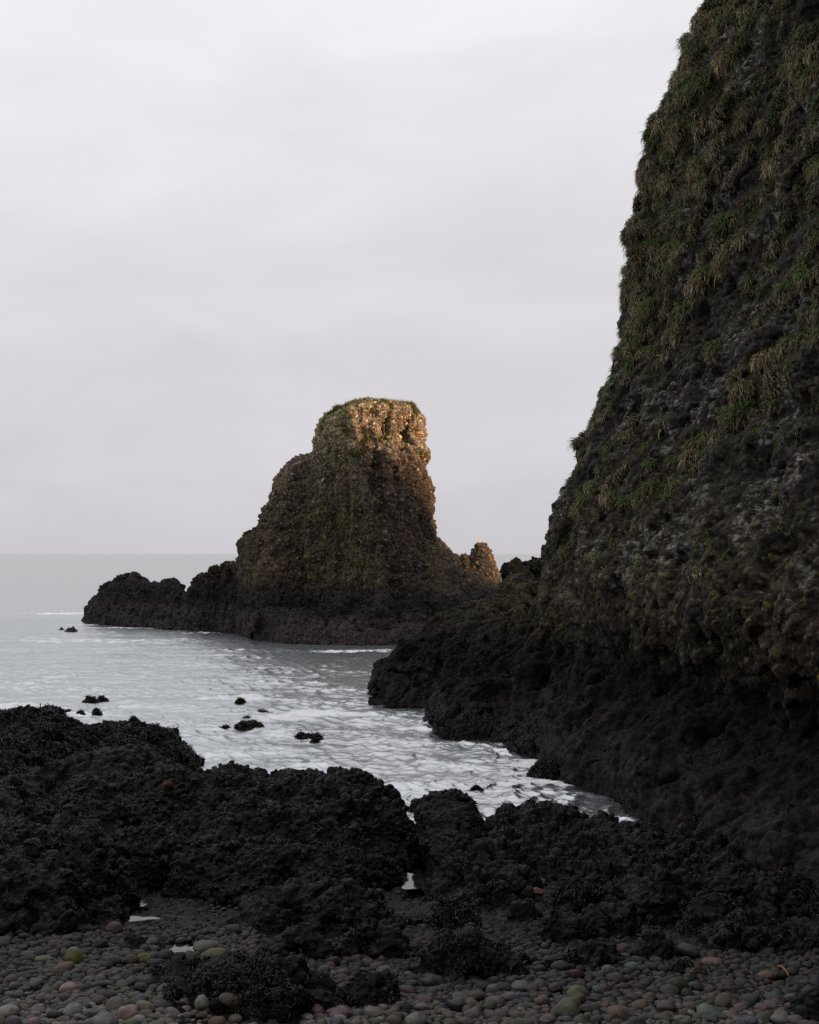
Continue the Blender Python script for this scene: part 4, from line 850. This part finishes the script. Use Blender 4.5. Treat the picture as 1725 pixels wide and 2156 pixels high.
    for i, (x, y, r) in enumerate(placed):
        k = rr.choices(range(8), PW)[0]; nm, c = PEB_COLS[k]
        c = [v * rr.uniform(.7, 1.25) for v in c]
        wet = float(np.interp(y, [12.8, 13.8, 15, 17, 20], [1.0, .75, .55, .4, .3])) * float(np.interp(x, [-1.2, .5], [1, .72]) * np.interp(y, [13.2, 14.2], [1.8, 1.05])); m = sum(c) / 3; c = [(m + (v - m) * .62) * wet * .66 for v in c]
        z = float(gz(np.array(x), np.array(y))) + r * rr.uniform(.1, .8)
        if i < 300 - done - 2:
            side = 'left' if x / y * F + CX < 640 else 'right'
            o = bpy.data.objects.new('pebble', shapes[rr.randrange(14)]); COL.objects.link(o); o.location = (x, y, z); o.scale = (r, r, r)
            o.rotation_euler = (rr.uniform(-.35, .35), rr.uniform(-.35, .35), rr.uniform(0, 6.28)); o.color = (*c, 1)
            tag(o, f'smooth {nm} cobble lying loose in the {side} patch of beach pebbles', 'pebble', f'{nm} cobbles in the {side} pebble patch')
        else: rest.append((x, y, z, r, c))
    n = len(rest); VV = np.empty((n, len(V2), 3), f32); CC = np.empty((n, len(V2), 3), f32)
    base = [pebble_shape(V2, 40 + s, (1.25 - .03 * s, .9, .6 + .03 * (s % 6))) for s in range(12)]
    for i, (x, y, z, r, c) in enumerate(rest):
        a, b = rr.uniform(0, 6.28), rr.uniform(-.4, .4); v = base[i % 12]
        R1 = np.array([[math.cos(a), -math.sin(a), 0], [math.sin(a), math.cos(a), 0], [0, 0, 1]]) @ np.array([[1, 0, 0], [0, math.cos(b), -math.sin(b)], [0, math.sin(b), math.cos(b)]])
        VV[i] = v @ R1.T.astype(f32) * r + np.array((x, y, z), f32); CC[i] = c
    Q = (T2[None] + (np.arange(n) * len(V2))[:, None, None]).reshape(-1, 3)
    tag(link('small_pebbles', raw_mesh('small_pebbles', VV.reshape(-1, 3), Q, {'col': CC.reshape(-1, 3)}), M_PEB_A), 'small mixed pebbles filling the beach between the larger cobbles', kind='stuff')
    print('pebbles', done, len(placed), n)
build_pebbles()

# ------------------------------------------------------------------ kelp stalks washed up
def stalk(pts, r, label, colr):
    pts = smooth1(resample(np.array(pts), 24), 2); n = len(pts); k = 8; V = np.empty((n, k, 3), f32)
    for i in range(n):
        t = pts[min(i + 1, n - 1)] - pts[max(i - 1, 0)]; t /= np.linalg.norm(t); u = np.cross(t, (0, 0, 1)); u /= np.linalg.norm(u); v = np.cross(t, u)
        for j in range(k): V[i, j] = pts[i] + (u * math.cos(j * 2 * math.pi / k) + v * math.sin(j * 2 * math.pi / k)) * r * (1 - .5 * i / n)
    Q = []
    for i in range(n - 1):
        for j in range(k): Q.append((i * k + j, i * k + (j + 1) % k, (i + 1) * k + (j + 1) % k, (i + 1) * k + j))
    c = np.full((n * k, 3), 1, f32) * np.array(colr, f32)
    tag(link('kelp_stalk', raw_mesh('kelp_stalk', V.reshape(-1, 3), np.array(Q), {'col': c}), M_WEED), label, 'kelp stalk')
def gp(px, py, lift): x, y = ground_hit(px, py); return (x, y, float(np.interp(y, GY, GZ)) + lift)
stalk([gp(1637, 2060, .12), gp(1645, 2066, .15), gp(1655, 2072, .14), gp(1662, 2078, .10)], .014, 'curved orange kelp stalk on the pebbles near the right edge', (.20, .085, .022))
stalk([gp(1018, 1912, .10), gp(1020, 1902, .20), gp(1024, 1895, .24)], .010, 'short upright orange kelp stalk beside the rough dark block', (.16, .07, .02))
stalk([gp(1018, 1897, .22), gp(1030, 1901, .2), gp(1042, 1907, .12)], .010, 'straight orange kelp stalk leaning across the upright one', (.16, .07, .02))
stalk([gp(1455, 2074, .11), gp(1462, 2068, .14), gp(1474, 2064, .12), gp(1488, 2062, .09)], .012, 'brown-orange kelp stalk among pebbles below the small dark rock', (.13, .055, .018))
print('done', time.time() - T0)
